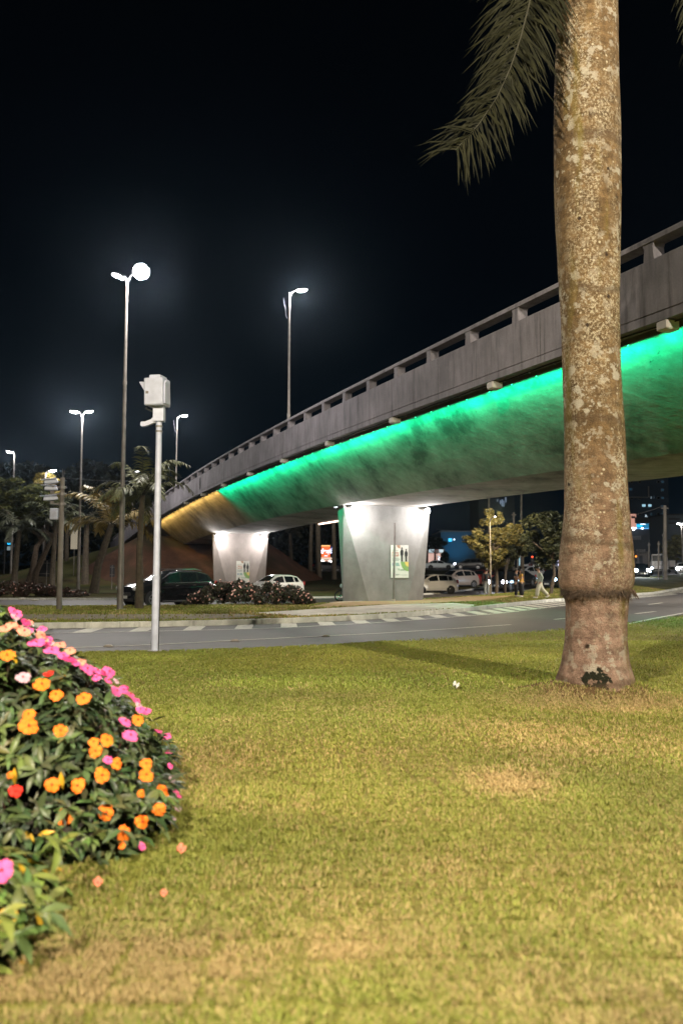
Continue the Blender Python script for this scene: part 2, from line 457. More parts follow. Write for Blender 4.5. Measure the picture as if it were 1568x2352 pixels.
# ------------------------------------------------------------------ overpass
def elev():
    d = [(-30, 5.2), (0, 6.15), (15.2, 6.62), (21.1, 6.89), (36, 7.2), (47, 7.36), (57, 7.42), (66.5, 7.22), (78.5, 6.75), (95, 5.9), (115, 4.8)]
    x, y = zip(*d); return np.polyfit(x, y, 5)
_pz = elev()
def zb(Y): return float(np.polyval(_pz, Y))
U = Vector((-.3714, .9285, 0)); N = Vector((.9285, .3714, 0))
def bp(Y, a, dz):
    """point on the bridge: station Y on the near edge, a metres across, dz above the fascia's foot"""
    return Vector((12.76-.4*Y+N.x*a, Y+N.y*a, zb(Y)+dz))
SOFFIT = None
def mat_soffit():
    m, nt, b = new_mat('soffit_concrete'); p0 = pos(nt, True)
    mp = nt.nodes.new('ShaderNodeMapping'); mp.inputs['Rotation'].default_value = (0, 0, R(21.8)); nt.links.new(p0, mp.inputs[0])
    def sc(v):
        q = nt.nodes.new('ShaderNodeMapping'); q.inputs['Scale'].default_value = v; nt.links.new(mp.outputs[0], q.inputs[0]); return q.outputs[0]
    board = noise(nt, sc((.18, 1.0, 1)), 2.6, 5, .7); patchy = noise(nt, sc((1, .45, 1)), .55, 6, .68); crack = noise(nt, sc((1, .12, 1)), 3.2, 4, .75, 1.2)
    fine = noise(nt, p0, 14, 6, .7)
    c = ramp(nt, patchy, [(0.35, (.075, .070, .064)), (0.47, (.21, .197, .18)), (0.62, (.31, .292, .27))])
    c = mixc(nt, .5, c, ramp(nt, board, [(0.32, (.55, .53, .5)), (0.62, (1.1, 1.1, 1.1))]), 'MULTIPLY')
    c = mixc(nt, .8, c, ramp(nt, crack, [(0.29, (.15, .15, .15)), (0.335, (1, 1, 1))]), 'MULTIPLY')
    c = mixc(nt, .35, c, ramp(nt, fine, [(0.3, (.6, .6, .6)), (0.7, (1.15, 1.15, 1.15))]), 'MULTIPLY')
    nt.links.new(c, b.inputs['Base Color']); b.inputs['Roughness'].default_value = .9
    bump(nt, b, board, .5, .05); return m
SOFFIT = mat_soffit()
bridge = thing('overpass', 'long concrete road overpass with slotted parapet and green lit underside crossing the whole picture', 'overpass', (0, 0, 0))
YS = list(np.arange(-30, 116.1, 1.0))
def extrude(section, name, mat, ys=YS, parent=bridge, smooth=False, cap=True, ang=38):
    mb = MB(); n = len(section)
    for Y in ys: mb.verts([bp(Y, a, d) for a, d in section])
    for i in range(len(ys)-1):
        for k in range(n):
            j = (k+1) % n; mb.face((i*n+k, i*n+j, (i+1)*n+j, (i+1)*n+k))
    if cap:
        mb.face(range(n)); mb.face([(len(ys)-1)*n+k for k in range(n)])
    return mb.build(name, mat, parent, smooth=smooth, ang=ang)
DEP = 2.2
wing = [(.62, .0), (.9, -.236), (1.4, -.655), (1.9, -1.06), (2.4, -1.475), (2.85, -1.845), (3.28, -DEP)]
sec = [(.225, .45), (10.775, .45), (10.775, .012), (10.38, .012)]+[(11-a, d) for a, d in wing]+[(a, d) for a, d in reversed(wing)]+[(.6, .012), (.225, .012)]
extrude(sec, 'deck', SOFFIT, smooth=True, ang=16)
for side in (0, 1):
    f = (lambda a: a) if not side else (lambda a: 11-a)
    fas = [(f(a), d) for a, d in ((0, 0), (0, .165), (.018, .172), (.018, .20), (0, .207), (0, 1.32), (.02, 1.34), (.20, 1.34), (.22, 1.32), (.22, 0))]
    par = extrude(fas, 'parapet', CONC)
    rail = extrude([(f(a), d) for a, d in ((-.015, 1.705), (-.015, 1.80), (.02, 1.835), (.30, 1.835), (.335, 1.80), (.335, 1.705))], 'handrail', CONC, parent=par)
    posts = np.arange(-28.72+.06, 114, 2.235)
    pid = [Y for Y in posts]
    if side == 0:
        rest = MB(); cnt = 0
    for Y in pid:
        tgt = MB()
        c0 = bp(Y, f(.16), 1.30); c1 = bp(Y, f(.16), 1.72)
        for (cc, ww) in ((c0, .30), (lerp(c0, c1, .75), .24), (c1, .34)):
            h = ww/2
            tgt.verts([cc+U*(-h)+N*(-.15), cc+U*h+N*(-.15), cc+U*h+N*.15, cc+U*(-h)+N*.15])
        for q in range(2):
            for k in range(4):
                j = (k+1) % 4; tgt.face((q*4+k, q*4+j, q*4+4+j, q*4+4+k))
        if side == 0 and 12 < Y < 84: tgt.build('parapet_post', CONC, par)
        else:
            if side == 0 and Y >= 84 or side == 0 and Y <= 12 or side == 1:
                b0 = len(rest.v) if rest else 0
                rest.v += tgt.v; rest.f += [tuple(i+b0 for i in ff) for ff in tgt.f]; rest.mi += tgt.mi
    if side == 0:
        # panel joints: shallow dark grooves cut as thin proud mortar strips
        jb = MB()
        for Y in np.arange(-27, 112, 4.9):
            for a0, a1 in ((.0, .0),):
                p = bp(Y+2.4, -.003, .02); q = bp(Y+2.4, -.003, 1.3)
                jb.poly([p-U*.011, p+U*.011, q+U*.011, q-U*.011])
            if 12 < Y < 82: jb.build('panel_joint', M('joint_mortar', (.07, .065, .06), .9), par)
            jb = MB()
pp = rest.build('parapet_posts', CONC, bridge); pp['kind'] = 'stuff'
# drain slot: a plate on the fascia, the hole's shade put into its colour
sl = MB(); c = bp(57.5, -.006, .72)
sl.prism([(math.cos(q)*.17, math.sin(q)*.46) for q in np.linspace(0, 2*PI, 20)[:-1]], 0, -.02, lambda p, d: c+U*p[0]+Vector((0, 0, p[1]))+N*d)
sl.build('drain_shade_plate', M('hollow', (.004, .004, .004), .9), bridge)
# asphalt on the deck
extrude([(.24, .456), (10.76, .456), (10.76, .47), (.24, .47)], 'road_surface', ASPH)
# dark trim that screens the light strip, and cable clips along it
extrude([(.40, .005), (.40, -.12), (.425, -.12), (.425, .005)], 'light_channel', M('channel_steel', (.10, .10, .095), .6, .2))
cl = MB()
for Y in np.arange(-5, 78, 1.1):
    c = bp(Y+random.uniform(-.1, .1), .24, -.03); cl.box(c, (.05, .07, .07))
cb = cl.build('cable_clips', STEEL, bridge); cb['kind'] = 'stuff'
cab = MB()
cab.tube([bp(Y, .20+.03*math.sin(Y), -.03+.015*math.sin(Y*2.3)) for Y in np.arange(-10, 80, .8)], .018, 6)
cab.build('cable', BLACK, bridge)
# coloured light strips under the near edge
def strip_light(Y0, Y1, col, power, mat):
    g = 'coloured light strips under the deck edge'
    a, b = bp(Y0, .47, -.10), bp(Y1, .47, -.10)
    l = bpy.data.lights.new('strip_light', 'AREA'); l.shape = 'RECTANGLE'; L = (b-a).length
    l.size = L; l.size_y = .05; l.energy = power*L; l.color = col; l.spread = R(88)
    o = bpy.data.objects.new('strip_light', l); COL.objects.link(o); o.parent = bridge
    x = (b-a).normalized(); aim = (N+Vector((0, 0, -.46))).normalized()
    z = -(aim-x*aim.dot(x)).normalized(); y = z.cross(x)
    m = Matrix((x, y, z)).transposed().to_4x4(); m.translation = (a+b)/2; o.matrix_world = m
    mb = MB(); 
    n = int(L/1.0)
    for i in range(n):
        p = a.lerp(b, (i+.5)/n)
        mb.box(p+Vector((0, 0, -.02))-N*.012, (.03, .03, .03))
    k = mb.build('led_emitters', mat, bridge); k['kind'] = 'stuff'
GREEN = (.0, 1.0, .40); AMBER = (1.0, .62, .16)
EG = E('green_led', (.05, 1, .5), 3); EA = E('amber_led', (1, .6, .15), 3)
PG = 25; PA = 13
for y0 in np.arange(-9, 55, 6.4): strip_light(y0, min(y0+6.3, 55.0), GREEN, PG, EG)
for y0 in np.arange(55.2, 80, 6.4): strip_light(y0, min(y0+6.3, 80), AMBER, PA, EA)
# grey junction boxes hanging under the deck edge
ORD = ['nearest grey junction box under the deck edge, right of the palm trunk', 'first grey junction box left of the palm trunk, under the parapet', 'second grey junction box left of the palm trunk, under the parapet', 'third grey junction box left of the palm trunk, under the parapet', 'fourth grey junction box left of the palm trunk, under the parapet', 'fifth grey junction box left of the palm trunk, under the parapet', 'last small grey box under the deck edge over the green light', 'small grey box under the deck edge where green meets amber', 'small grey box under the deck edge over the amber light']
BOXM = M('box_enamel', (.46, .43, .40), .6, col2=(.36, .34, .31), scale=4)
rotU = Matrix((N, U, Vector((0, 0, 1)))).transposed()
for i in range(9):
    Y = 15.75+i*5.92
    t = thing('junction_box', ORD[i], 'junction box', bp(Y, .16, -.11), 0, 'junction boxes under the deck edge')
    MB().box((0, 0, 0), (.34, .30, .19), rotU, 1.0, .02).build('housing', BOXM, t)
    MB().box((0, 0, .104), (.26, .2, .02), rotU).build('mounting_plate', STEEL, t)
    MB().tube([N*.17+Vector((0, 0, .03)), N*.26+Vector((0, 0, .05)), N*.30+Vector((0, 0, .10))], .02, 6).build('conduit', DARK, t)

# ------------------------------------------------------------------ piers
def mat_pier(name, base, dark): return mat_concrete(name, base, dark, (2.5, 2.5, 1.4), .8, .2, True, .85, .3)
def pier(front_left, w0, H, mat, label, name='bridge_pier'):
    t = thing(name, label, 'bridge pier', front_left, 0, 'piers that carry the overpass')
    k = w0/4.64
    bot = [(1.46, 0), (3.60, 0), (4.98, .86), (4.98, 1.0), (3.8, 1.86), (1.7, 1.86), (.38, 1.0), (.34, .86)]
    top = [(.0, 0), (5.02, 0), (5.05, .03), (5.05, 1.83), (5.02, 1.86), (.6, 1.86), (.20, 1.3), (.03, .10)]
    mb = MB(); n = 8; L = 12
    for q in range(L+1):
        s = q/L
        mb.verts([N*(lerp(b[0], a[0], s)*k)+U*(lerp(b[1], a[1], s))+Vector((0, 0, lerp(-.2, H, s))) for a, b in zip(top, bot)])
    for q in range(L):
        for i in range(n):
            j = (i+1) % n; mb.face((q*n+i, q*n+j, (q+1)*n+j, (q+1)*n+i))
    mb.face(range(n)); mb.face([L*n+i for i in range(n)])
    mb.build('shaft', mat, t)
    return t
P1 = Vector((.09, 40.86, .14)); P2Y = 68.4
P1H = 4.98
pier(P1, 4.64, P1H, mat_pier('pier_concrete', (.27, .268, .258), (.205, .202, .195)), 'large tapering grey concrete pier in the middle with a poster')
P2 = Vector((-10.95, 68.0, .2)); pz2 = zb(66)-DEP-.2+.02
pier(P2, 4.5, pz2, mat_pier('far_pier_concrete', (.28, .245, .228), (.21, .188, .175)), 'smaller pinkish concrete pier behind the flowering hedge')
def floodlight(base, label, power, s=1.0):
    t = thing('floodlight', label, 'floodlight', base, 0, 'white floodlights at the tops of the piers')
    MB().box((0, 0, 0), (.34*s, .10, .24*s), rotU @ Matrix.Rotation(R(28), 3, 'X'), 1, .02).build('housing', DARK, t)
    MB().ell(-U*.06+Vector((0, 0, -.03)), (.15*s, .09, .13*s), 14, 9, rotU).build('lens', E('flood_lens', (1, .98, .97), 60), t, smooth=True)  # ball-shaped glowing lens stands in for the floodlight's bloom
    MB().tube([U*.05+Vector((0, 0, .02)), U*.24+Vector((0, 0, .05)), U*.36+Vector((0, 0, .05))], .022, 6).build('bracket', STEEL, t)
    point_light(t, -U*.55+Vector((0, 0, -.34)), power*1.0, (1, .95, .93), .12)
PF = 420
for px, lab in ((809, 'left white floodlight at the top of the large middle pier'), (981, 'right white floodlight at the top of the large middle pier')):
    s = .40 if px < 900 else 4.62
    floodlight(P1+N*s-U*.42+Vector((0, 0, P1H-.20)), lab, PF)
for k, lab in ((.35, 'left white floodlight at the top of the far pier'), (4.35, 'right white floodlight at the top of the far pier')):
    floodlight(P2+N*k-U*.42+Vector((0, 0, pz2-.20)), lab, PF*1.1, 1.15)
# light tubes on the far side of the deck
def tube_lamp(a, b, col, st, label, r=.04):
    c = (a+b)/2; t = thing('tube_lamp', label, 'tube lamp', c)
    MB().tube([a-c, b-c], r, 8).build('tube', E('tube_'+label[:5], col, st), t)
    MB().box(Vector((0, 0, r+.03)), (.06, (b-a).length*.96, .05), Vector((0, 1, 0)).rotation_difference((b-a).normalized()).to_matrix()).build('batten', STEEL, t)
tube_lamp(bp(54.3, 7.9, -DEP-.08), bp(47.0, 7.9, -DEP-.08), (1, .72, .55), 5, 'warm light tube along the far lower edge of the deck', .05)
tube_lamp(at(748, 1163, 43.2), at(774, 1163.5, 42.4), (.92, .96, 1), 7, 'short white light tube beside the top of the middle pier', .035)

# thin grey pipe in front of the pier
b0 = gp(903, 1387, .14); b0.y = 41.2; b0 = Vector((at(903, 1387, 41.0).x, 41.0, .14)); tp = at(906.5, 1201, 41.0)
t = thing('conduit_pole', 'thin grey metal pole standing in front of the middle pier', 'pole', b0)
MB().tube([(0, 0, -.1), tp-b0], .055, 10).build('shaft', STEEL, t, smooth=True)
MB().tube([(0, 0, 0), (0, 0, .12)], .10, 10).build('foot', PAVE, t)

# ------------------------------------------------------------------ posters on the piers
def text_mesh(body, size, mat, name, parent, mtx, ext=.002, align='LEFT', bold=0.0):
    cu = bpy.data.curves.new(name, 'FONT'); cu.body = body; cu.size = size; cu.extrude = ext; cu.align_x = align; cu.offset = bold
    tmp = bpy.data.objects.new('tmp_text', cu); COL.objects.link(tmp)
    dg = bpy.context.evaluated_depsgraph_get(); dg.update()
    me = bpy.data.meshes.new_from_object(tmp.evaluated_get(dg)); me.name = name
    COL.objects.unlink(tmp); bpy.data.objects.remove(tmp); bpy.data.curves.remove(cu)
    me.transform(mtx); me.materials.clear(); me.materials.append(mat)
    return link(name, me, parent)
def poster(loc, w, h, label, dull=1.0):
    t = thing('poster', label, 'poster', loc, 0, 'posters on the piers')
    def fr(x, z, d): return N*x+Vector((0, 0, z))-U*d
    k = dull
    def cm(n, c): return M('poster_'+n+('' if dull == 1 else '_dull'), tuple(x*k for x in c), .6, col2=tuple(x*k*.9 for x in c))  # second poster uses the same colours multiplied darker
    MB().prism([(0, 0), (w, 0), (w, h), (0, h)], 0, .03, lambda p, d: fr(p[0], p[1], d)).build('board', cm('white', (.74, .76, .70)), t)
    def shape(n, pts, c, d=.034): MB().prism(pts, d-.003, d, lambda p, q: fr(p[0]*w, p[1]*h, q)).build(n, cm(n, c), t)
    shape('photo_panel', [(.55, .49), (1, .49), (1, 1), (.55, 1)], (.55, .56, .52))
    arc = [(1, .20)]+[(1-.45*math.cos(q), .49-.29*math.sin(q)) for q in np.linspace(PI/2*.98, 0, 10)]+[(1, .49)]
    shape('green_shape', arc, (.24, .42, .14))
    shape('yellow_shape', [(1, .34)]+[(1-.22*math.cos(q), .49-.15*math.sin(q)) for q in np.linspace(PI/2*.98, 0, 8)]+[(1, .49)], (.78, .60, .16), .037)
    shape('brown_shape', [(.33, 1), (.35, .95), (.42, .91), (.53, .89), (.53, 1)], (.42, .26, .18))
    for i, (x, hh) in enumerate(((.585, .93), (.83, .89))):
        s = .055 if i == 0 else .05
        fig = [(-.04, 0), (.045, 0), (.05, .22), (.085, .20), (.095, .34), (.055, .40), (.02, .405), (.0, .405), (-.05, .40), (-.09, .33), (-.075, .20), (-.05, .2)]
        shape('figure', [(x+.03+a*1.0, .495+b*(hh-.6)/.36) for a, b in fig], (.015, .018, .017), .038)
        cx, cz = x+.035, .495+(hh-.6)/.36*.405+.035
        shape('figure_head', [(cx+.042*math.cos(q), cz+.034*math.sin(q)) for q in np.linspace(0, 2*PI, 12)[:-1]], (.03, .022, .018), .040)
    rot = Matrix((N, Vector((0, 0, 1)), -U)).transposed().to_4x4()
    def line(x, z, w_, m_, hh=.016): MB().prism([(x*w, (z-hh/2)*h), ((x+w_)*w, (z-hh/2)*h), ((x+w_)*w, (z+hh/2)*h), (x*w, (z+hh/2)*h)], .031, .035, lambda p, q: fr(p[0], p[1], q)).build('text_line', m_, t)
    red = cm('red_ink', (.50, .16, .10)); gr = cm('grey_ink', (.30, .36, .34)); gi = cm('green_ink', (.12, .34, .18)); bl = cm('blue_ink', (.25, .32, .42))
    def tx(s, x, z, size, m, b=0.0):
        mt = rot.copy(); mt.translation = fr(x*w, z*h, .034); text_mesh(s, size*h, m, 'lettering', t, mt, .001, 'LEFT', b)
    line(.07, .835, .20, gr); line(.30, .835, .10, gr); tx('Novo', .07, .735, .095, red, .004); tx('Local!', .07, .655, .095, red, .004)
    [line(.07, z, w_, gr) for z, w_ in ((.60, .40), (.565, .44), (.53, .38))]
    shape('info_block', [(.27, .36), (.50, .36), (.46, .42), (.43, .46), (.27, .46)], (.30, .46, .42)); shape('blue_block', [(.07, .365), (.21, .365), (.21, .455), (.07, .455)], (.36, .44, .52))
    tx('7', .09, .215, .10, bl); tx('75 anos', .38, .225, .075, gi, .003); line(.10, .10, .05, gr, .04); line(.27, .105, .24, gr); line(.27, .085, .14, gr); line(.55, .09, .38, gr, .008)
loc = P1+N*2.68+Vector((0, 0, 1.26))-U*.004
poster(Vector((loc.x, loc.y, 1.34)), 1.02, 1.72, 'white green and yellow poster with two dark figures on the middle pier')
poster(P2+N*2.05-U*.01+Vector((0, 0, .55)), 1.15, 1.9, 'pale poster with two dark figures low on the far pier', .62)

# ------------------------------------------------------------------ embankment under the far end
def embankment():
    mb = MB(); na = 40; ny = 44; hw0 = 5.5
    for j in range(ny+1):
        Y = 70.5+j*(120-70.5)/ny
        for i in range(na+1):
            a = -19+i*49/na
            top = zb(min(Y+2, 112))-1.05
            f = (Y-72.0)*.62
            side = max(0.0, abs(a-5.5)-6.2)
            z = min(top, max(-.3, f) if f < top else top)-side*.62
            g = tz(Y)-.25
            if z < g: z = g
            p = bp(Y, a, 0)
            z += .22*mnoise.noise(Vector((p.x*.5, p.y*.5, 0)))*(1 if z > g+.1 and z < top-.3 else 0)
            mb.v.append((p.x, p.y, z))
    for j in range(ny):
        for i in range(na):
            b = j*(na+1)+i; mb.face((b, b+1, b+na+2, b+na+1))
    return mb.build('embankment', EARTH, smooth=True)
struct(embankment())
def side_slope():
    mb = MB(); n = 26; m = 14
    for j in range(n+1):
        Y = 60+j*70/n
        for i in range(m+1):
            a = -1.0-i*20/m; p = bp(Y, a, 0)
            top = zb(min(Y, 112))-1.2; run = max(0, (Y-74)/14)
            h = min(1, run)*top*max(0, 1-(i/m)*1.15)**1.0
            mb.v.append((p.x, p.y, max(tz(Y)-.2, h)+.15*mnoise.noise(p*.4)))
    for j in range(n):
        for i in range(m):
            b = j*(m+1)+i; mb.face((b, b+1, b+m+2, b+m+1))
    return mb.build('grass_slope', mat_turf('slope_grass', ((.04, .045, .014), (.075, .075, .024)), (.085, .06, .03), .5), smooth=True)
struct(side_slope())
# ------------------------------------------------------------------ street lamps and poles
def tapered(t, h, r0, r1, mat, joints=(), seg=12, name='pole', top=None):
    pts, rad = [(0, 0, -.15)], [r0]
    zs = sorted(set([0.0, h]+[j for j in joints]+[j+.01 for j in joints]))
    for z in zs: pts.append((0, 0, z)); rad.append(lerp(r0, r1, z/h)*(1.0 if not any(z > j for j in joints) else .86))
    o = MB().tube(pts, rad, seg).build(name, mat, t, smooth=True)
    for j in joints: MB().tube([(0, 0, j-.09), (0, 0, j+.05)], lerp(r0, r1, j/h)*1.08, seg).build('collar', mat, o, smooth=True)
    return o
def lamp_head(t, p, dirv, size, power, glow, col=(1, .95, .90), tilt=0.0, lens_s=(1, 1, 1)):
    """slim LED head with a domed lens, reached by a short arm"""
    d = Vector((dirv[0], dirv[1], 0)).normalized(); ang = math.atan2(d.y, d.x)
    rot = Matrix.Rotation(ang, 3, 'Z') @ Matrix.Rotation(-tilt, 3, 'Y')
    h = MB().box(p, (.72*size, .30*size, .10*size), rot, .8, .03).build('lamp_head', DARK, t)
    MB().ell(Vector(p)+rot @ Vector((0, 0, -.05*size)), (.31*size*lens_s[0], .14*size*lens_s[1], .10*size*lens_s[2]), 14, 8, rot).build('lens', E('lamp_lens_%d' % int(glow), (1, .97, .98), glow), h, smooth=True)
    if power: point_light(t, Vector(p)+Vector((0, 0, -.35*size)), power, col, .18)
def street_lamp(label, base, h, heads, r0=.11, r1=.05, joints=(.33, .68), mat=STEEL, group='tall street lamps', name='street_lamp'):
    """heads: (dx, dy, dz, size, power, glow)"""
    t = thing(name, label, 'street lamp', base, 0, group)
    tapered(t, h, r0, r1, mat, [h*j for j in joints])
    MB().box((0, 0, .02), (.4, .4, .05), None, 1, .02).build('base_plate', STEEL, t)
    for hd in heads:
        dx, dy, dz, sz, pw, gl = hd[:6]; p = Vector((dx, dy, h+dz))
        MB().tube([(0, 0, h-.25), (dx*.25, dy*.25, h+dz*.6-.05), (dx*.8, dy*.8, h+dz)], .03, 6).build('arm', DARK, t)
        lamp_head(t, p, (dx, dy), sz, pw, gl, tilt=hd[6] if len(hd) > 6 else .12, lens_s=hd[7] if len(hd) > 7 else (1, 1, 1))
    return t
PL = 4200
bA = gp(276, 1401, .14); hA = at(291, 640, bA.y).z-.14
street_lamp('tall lamp mast with three lit heads, tallest left of the camera pole', bA, hA,
            [(-.35, .55, .30, .8, 0, 60, .2), (-.30, -.35, .02, .75, 0, 60, .1), (.62, -.25, .24, 1.0, PL, 120, .3, (1.05, 2.4, 3.0))], .13, .06)  # right head's oversized lens ball stands in for its glare disc
yD = 62.0; pD = at(180, 1345, yD); bD = Vector((pD.x, yD, tz(yD)+.1)); hD = at(193, 952, yD).z-bD.z
street_lamp('double headed lamp mast between the tallest mast and the stacked cameras', bD, hD, [(-.62, 0, .28, 1.15, PL*.8, 80), (.5, 0, .28, 1.0, PL*.6, 80)], .13, .06)
yE = 84.0; pE = at(25, 1340, yE); bE = Vector((pE.x, yE, tz(yE))); hE = at(38, 1042, yE).z-bE.z
street_lamp('single headed lamp mast at the far left edge', bE, hE, [(-.5, 0, .25, 1.2, PL*.5, 60)], .14, .07)
def far_lamp(pxb, pxt, pyt, Y, dx, label, power, sz=1.3, glow=60):
    p = at(pxb, 1320, Y); b = Vector((p.x, Y, tz(Y))); h = at(pxt, pyt, Y).z-b.z
    street_lamp(label, b, h, [(dx, 0, .25, sz, power, glow)], .12, .06, (.5,), STEEL, 'far street lamps')
far_lamp(99, 100, 1084, 98, .85, 'distant lamp shining over the yellow lit treetop', 900, 1.5)
far_lamp(302, 303, 1086, 99, .5, 'distant dim lamp pole between the tall mast and the white camera pole', 0, 1.0, 4)
# the two lamps on the deck
for px, py, pt, lab, pw, jt in ((663, 982, 672, 'lamp pole on the overpass deck, the nearer one with a loose wire', PL*.7, (.22, .70)), (404.5, 1118, 958, 'lamp pole on the overpass deck at the far end near the palms', PL*.7, (.5,))):
    # station on the near edge where the line of sight crosses the deck
    x, y, wv = ray(px, py); tt = 13.25/(x+.4*y); Y = y*tt
    b = Vector((x*tt, Y, zb(Y)+.49)); h = at(px+5, pt, Y).z-b.z
    t = street_lamp(lab, b, h, [(.62, .05, .18, .85, pw, 90)], .085, .045, jt, STEEL, 'lamps on the overpass deck')
    q = Vector((-.30, 0, h-.3))
    MB().tube([q, q+Vector((.03, 0, -.28)), q+Vector((.09, .02, -.5)), q+Vector((.13, 0, -.9)), q+Vector((.20, .02, -1.05))], .012, 5).build('loose_wire', WHITE, t)
# masts of the same kind behind and beside the photographer: they light the lawn
KEY = 19000
for (x, y, h, pw, lab) in ((-6.5, -5.0, 12.0, KEY*.97, 'tall lamp mast on the lawn behind the flower bush'), (8.5, -3.0, 12.0, KEY*.97, 'tall lamp mast on the lawn far right behind the palm'), (19.5, 16.5, 13.0, KEY*.2, 'tall lamp mast beside the road right of the palm'), (27.0, 41.0, 13.0, KEY*1.7, 'tall lamp mast at the bend of the road beyond the overpass')):
    t = street_lamp(lab, (x, y, .03), h, [(.62, .1, .24, 1.0, 0, 60)], .13, .06)
    point_light(t, (.62, .1, h-.12), pw, (1, .88, .68) if y < 0 else (1, .92, .80), .2)

q = at(1127, 1360, 54.6)
t = street_lamp('low street lamp in front of the olive lit tree, its head among the leaves', (q.x, 54.6, .13), at(1127, 1190, 54.6).z-.13, [(.16, -1.0, .05, .34, 0, 20)], .045, .03, (.5,), POLE, 'far street lamps')
point_light(t, (.2, -1.7, at(1127, 1190, 54.6).z-.35), 1300, (1, .80, .50), .2)
# white enforcement camera pole
bW = Vector((gp(345, 1501, .04).x, 15.7, .04)); topW = at(361, 968, 15.7)
t = thing('camera_pole', 'slim white pole with a white traffic camera box, standing at the edge of the lawn', 'camera pole', bW)
hW = topW.z-bW.z
z1 = at(350, 1326, 15.7).z-bW.z
pl = MB().tube([(0, 0, -.1), (0, 0, z1), (0, 0, z1+.02), (0, 0, hW)], [.078, .074, .066, .058], 20).build('pole', WHITE, t, smooth=True)
MB().tube([(0, 0, z1-.03), (0, 0, z1+.03)], .081, 20).build('joint_ring', WHITE, pl, smooth=True)
MB().box((0, 0, .012), (.30, .30, .02), None, 1, .006).build('base_plate', STEEL, t)
MB().tube([(.07, -.03, .02), (.085, -.03, 1.2), (.075, -.03, 2.6)], .011, 6).build('cable', DARK, t)
for zz in (hW-.12, hW-.22): MB().tube([(0, 0, zz), (0, 0, zz+.035)], .072, 16).build('clamp', STEEL, pl, smooth=True)
MB().tube([(.0, -.06, .9), (.075, -.02, .9)], .008, 6).tube([(.078, 0, z1-.3), (.078, 0, z1-.26)], .014, 6).build('bolt', STEEL, pl)
cz = at(364, 950, 15.7).z-bW.z
nb = MB()
nb.prism([(-.105, -.16), (.105, -.16), (.105, .13), (.03, .185), (-.03, .185), (-.105, .13)], -.09, .09, lambda p, d: Vector((p[0], d, p[1]+cz)))
nb.build('neck_bracket', WHITE, t)
bx = Matrix.Rotation(R(-9), 3, 'Z') @ Matrix.Rotation(R(3), 3, 'X')
bc = Vector((at(362, 903, 15.7).x-bW.x, -.02, at(362, 903, 15.7).z-bW.z))
cbx = MB().box(bc, (.385, .42, .545), bx, 1, .012).build('camera_housing', WHITE, t)
MB().box(bc+bx @ Vector((0, -.214, -.005)), (.345, .012, .50), bx, 1, .004).build('door', WHITE, cbx)
MB().box(bc+bx @ Vector((-.12, -.224, -.02)), (.06, .012, .05), bx, 1, .004).build('latch', STEEL, cbx)
MB().box(bc+bx @ Vector((.02, 0, .30)), (.23, .36, .07), bx, 1, .01).build('roof_cap', WHITE, cbx)
MB().box(bc+bx @ Vector((.205, 0, -.02)), (.03, .3, .44), bx, .9, .008).build('side_rib', WHITE, cbx)
MB().lathe([(.0, 0), (.03, 0), (.03, .04), (.0, .04)], 'x', bc+bx @ Vector((.2, -.1, .2)), 10).build('hinge_knob', WHITE, cbx)
MB().prism([(-.19, .20), (-.31, .205), (-.19, -.0)], -.17, .17, lambda p, d: bc+bx @ Vector((p[0], d, p[1]))).build('visor', WHITE, cbx)
MB().tube([bc+bx @ Vector((-.16, -.1, -.28)), bc+bx @ Vector((-.19, -.14, -.33)), bc+bx @ Vector((-.12, -.12, -.36)), bc+Vector((-.05, -.05, -.40))], .016, 6).build('cable', DARK, cbx)
ax = at(336, 972, 15.7); az = ax.z-bW.z
am = MB(); 
am.prism([(-.36, -.075), (-.36, -.02), (-.345, .005), (-.27, .005), (-.15, .055), (-.13, .085), (-.06, .085), (-.055, -.01), (-.10, -.02), (-.26, -.085), (-.345, -.09)], -.05, .05, lambda p, d: Vector((p[0], d, p[1]+az+.02)))
am.build('side_arm', WHITE, t)

# stacked surveillance cameras on a grey pole
bC = gp(136, 1402, .14); tC = at(146.5, 1097, bC.y); hC = tC.z-bC.z
t = thing('camera_mast', 'grey pole carrying three stacked surveillance cameras and a cabinet', 'camera mast', bC)
tapered(t, hC, .105, .10, POLE, (hC*.69,), 14)
kx = bC.y/F
def cmz(y): return at(146, y, bC.y).z-bC.z
for y, tilt, ln, lab in ((1111, 8, .62, 1), (1126, 0, .60, 1), (1149, 5, .66, 1)):
    z = cmz(y)
    rot = Matrix.Rotation(R(-tilt), 3, 'Y') @ Matrix.Rotation(R(12), 3, 'Z')
    c = Vector((-.40, -.12, z+.06))
    cam_o = MB().box(c, (ln*.86, .17, .15), rot, .92, .03).build('surveillance_camera', WHITE, t)
    MB().box(c+rot @ Vector((-.08, 0, .115)), (ln*.95, .25, .025), rot, 1, .008).build('sun_shield', WHITE, cam_o)
    MB().lathe([(.085, 0), (.085, .03), (.06, .035)], 'x', c+rot @ Vector((-ln*.39-.02, 0, 0)), 12).build('lens', GLASS, cam_o)
    MB().box(c+Vector((.06, 0, -.17)), (.14, .12, .14), None, 1, .02).build('swivel', STEEL, cam_o)
    MB().tube([c+Vector((.06, 0, -.21)), (-.05, -.02, z-.15), (.16, .0, z-.15)], .045, 8).tube([(0, 0, z-.2), (0, 0, z-.1)], .13, 12).build('wall_arm', STEEL, cam_o)
z = cmz(1181)
cb2 = MB().box((-.24, -.06, z), (.30, .30, .44), None, 1, .015).build('cabinet', WHITE, t)
MB().box((-.24, -.215, z), (.26, .012, .40), None, 1, .004).build('cabinet_door', WHITE, cb2)
MB().tube([(0, 0, hC), (.0, 0, hC+.35)], .008, 5).tube([(.03, 0, hC), (.08, 0, hC+.28)], .006, 5).build('antenna', STEEL, t)

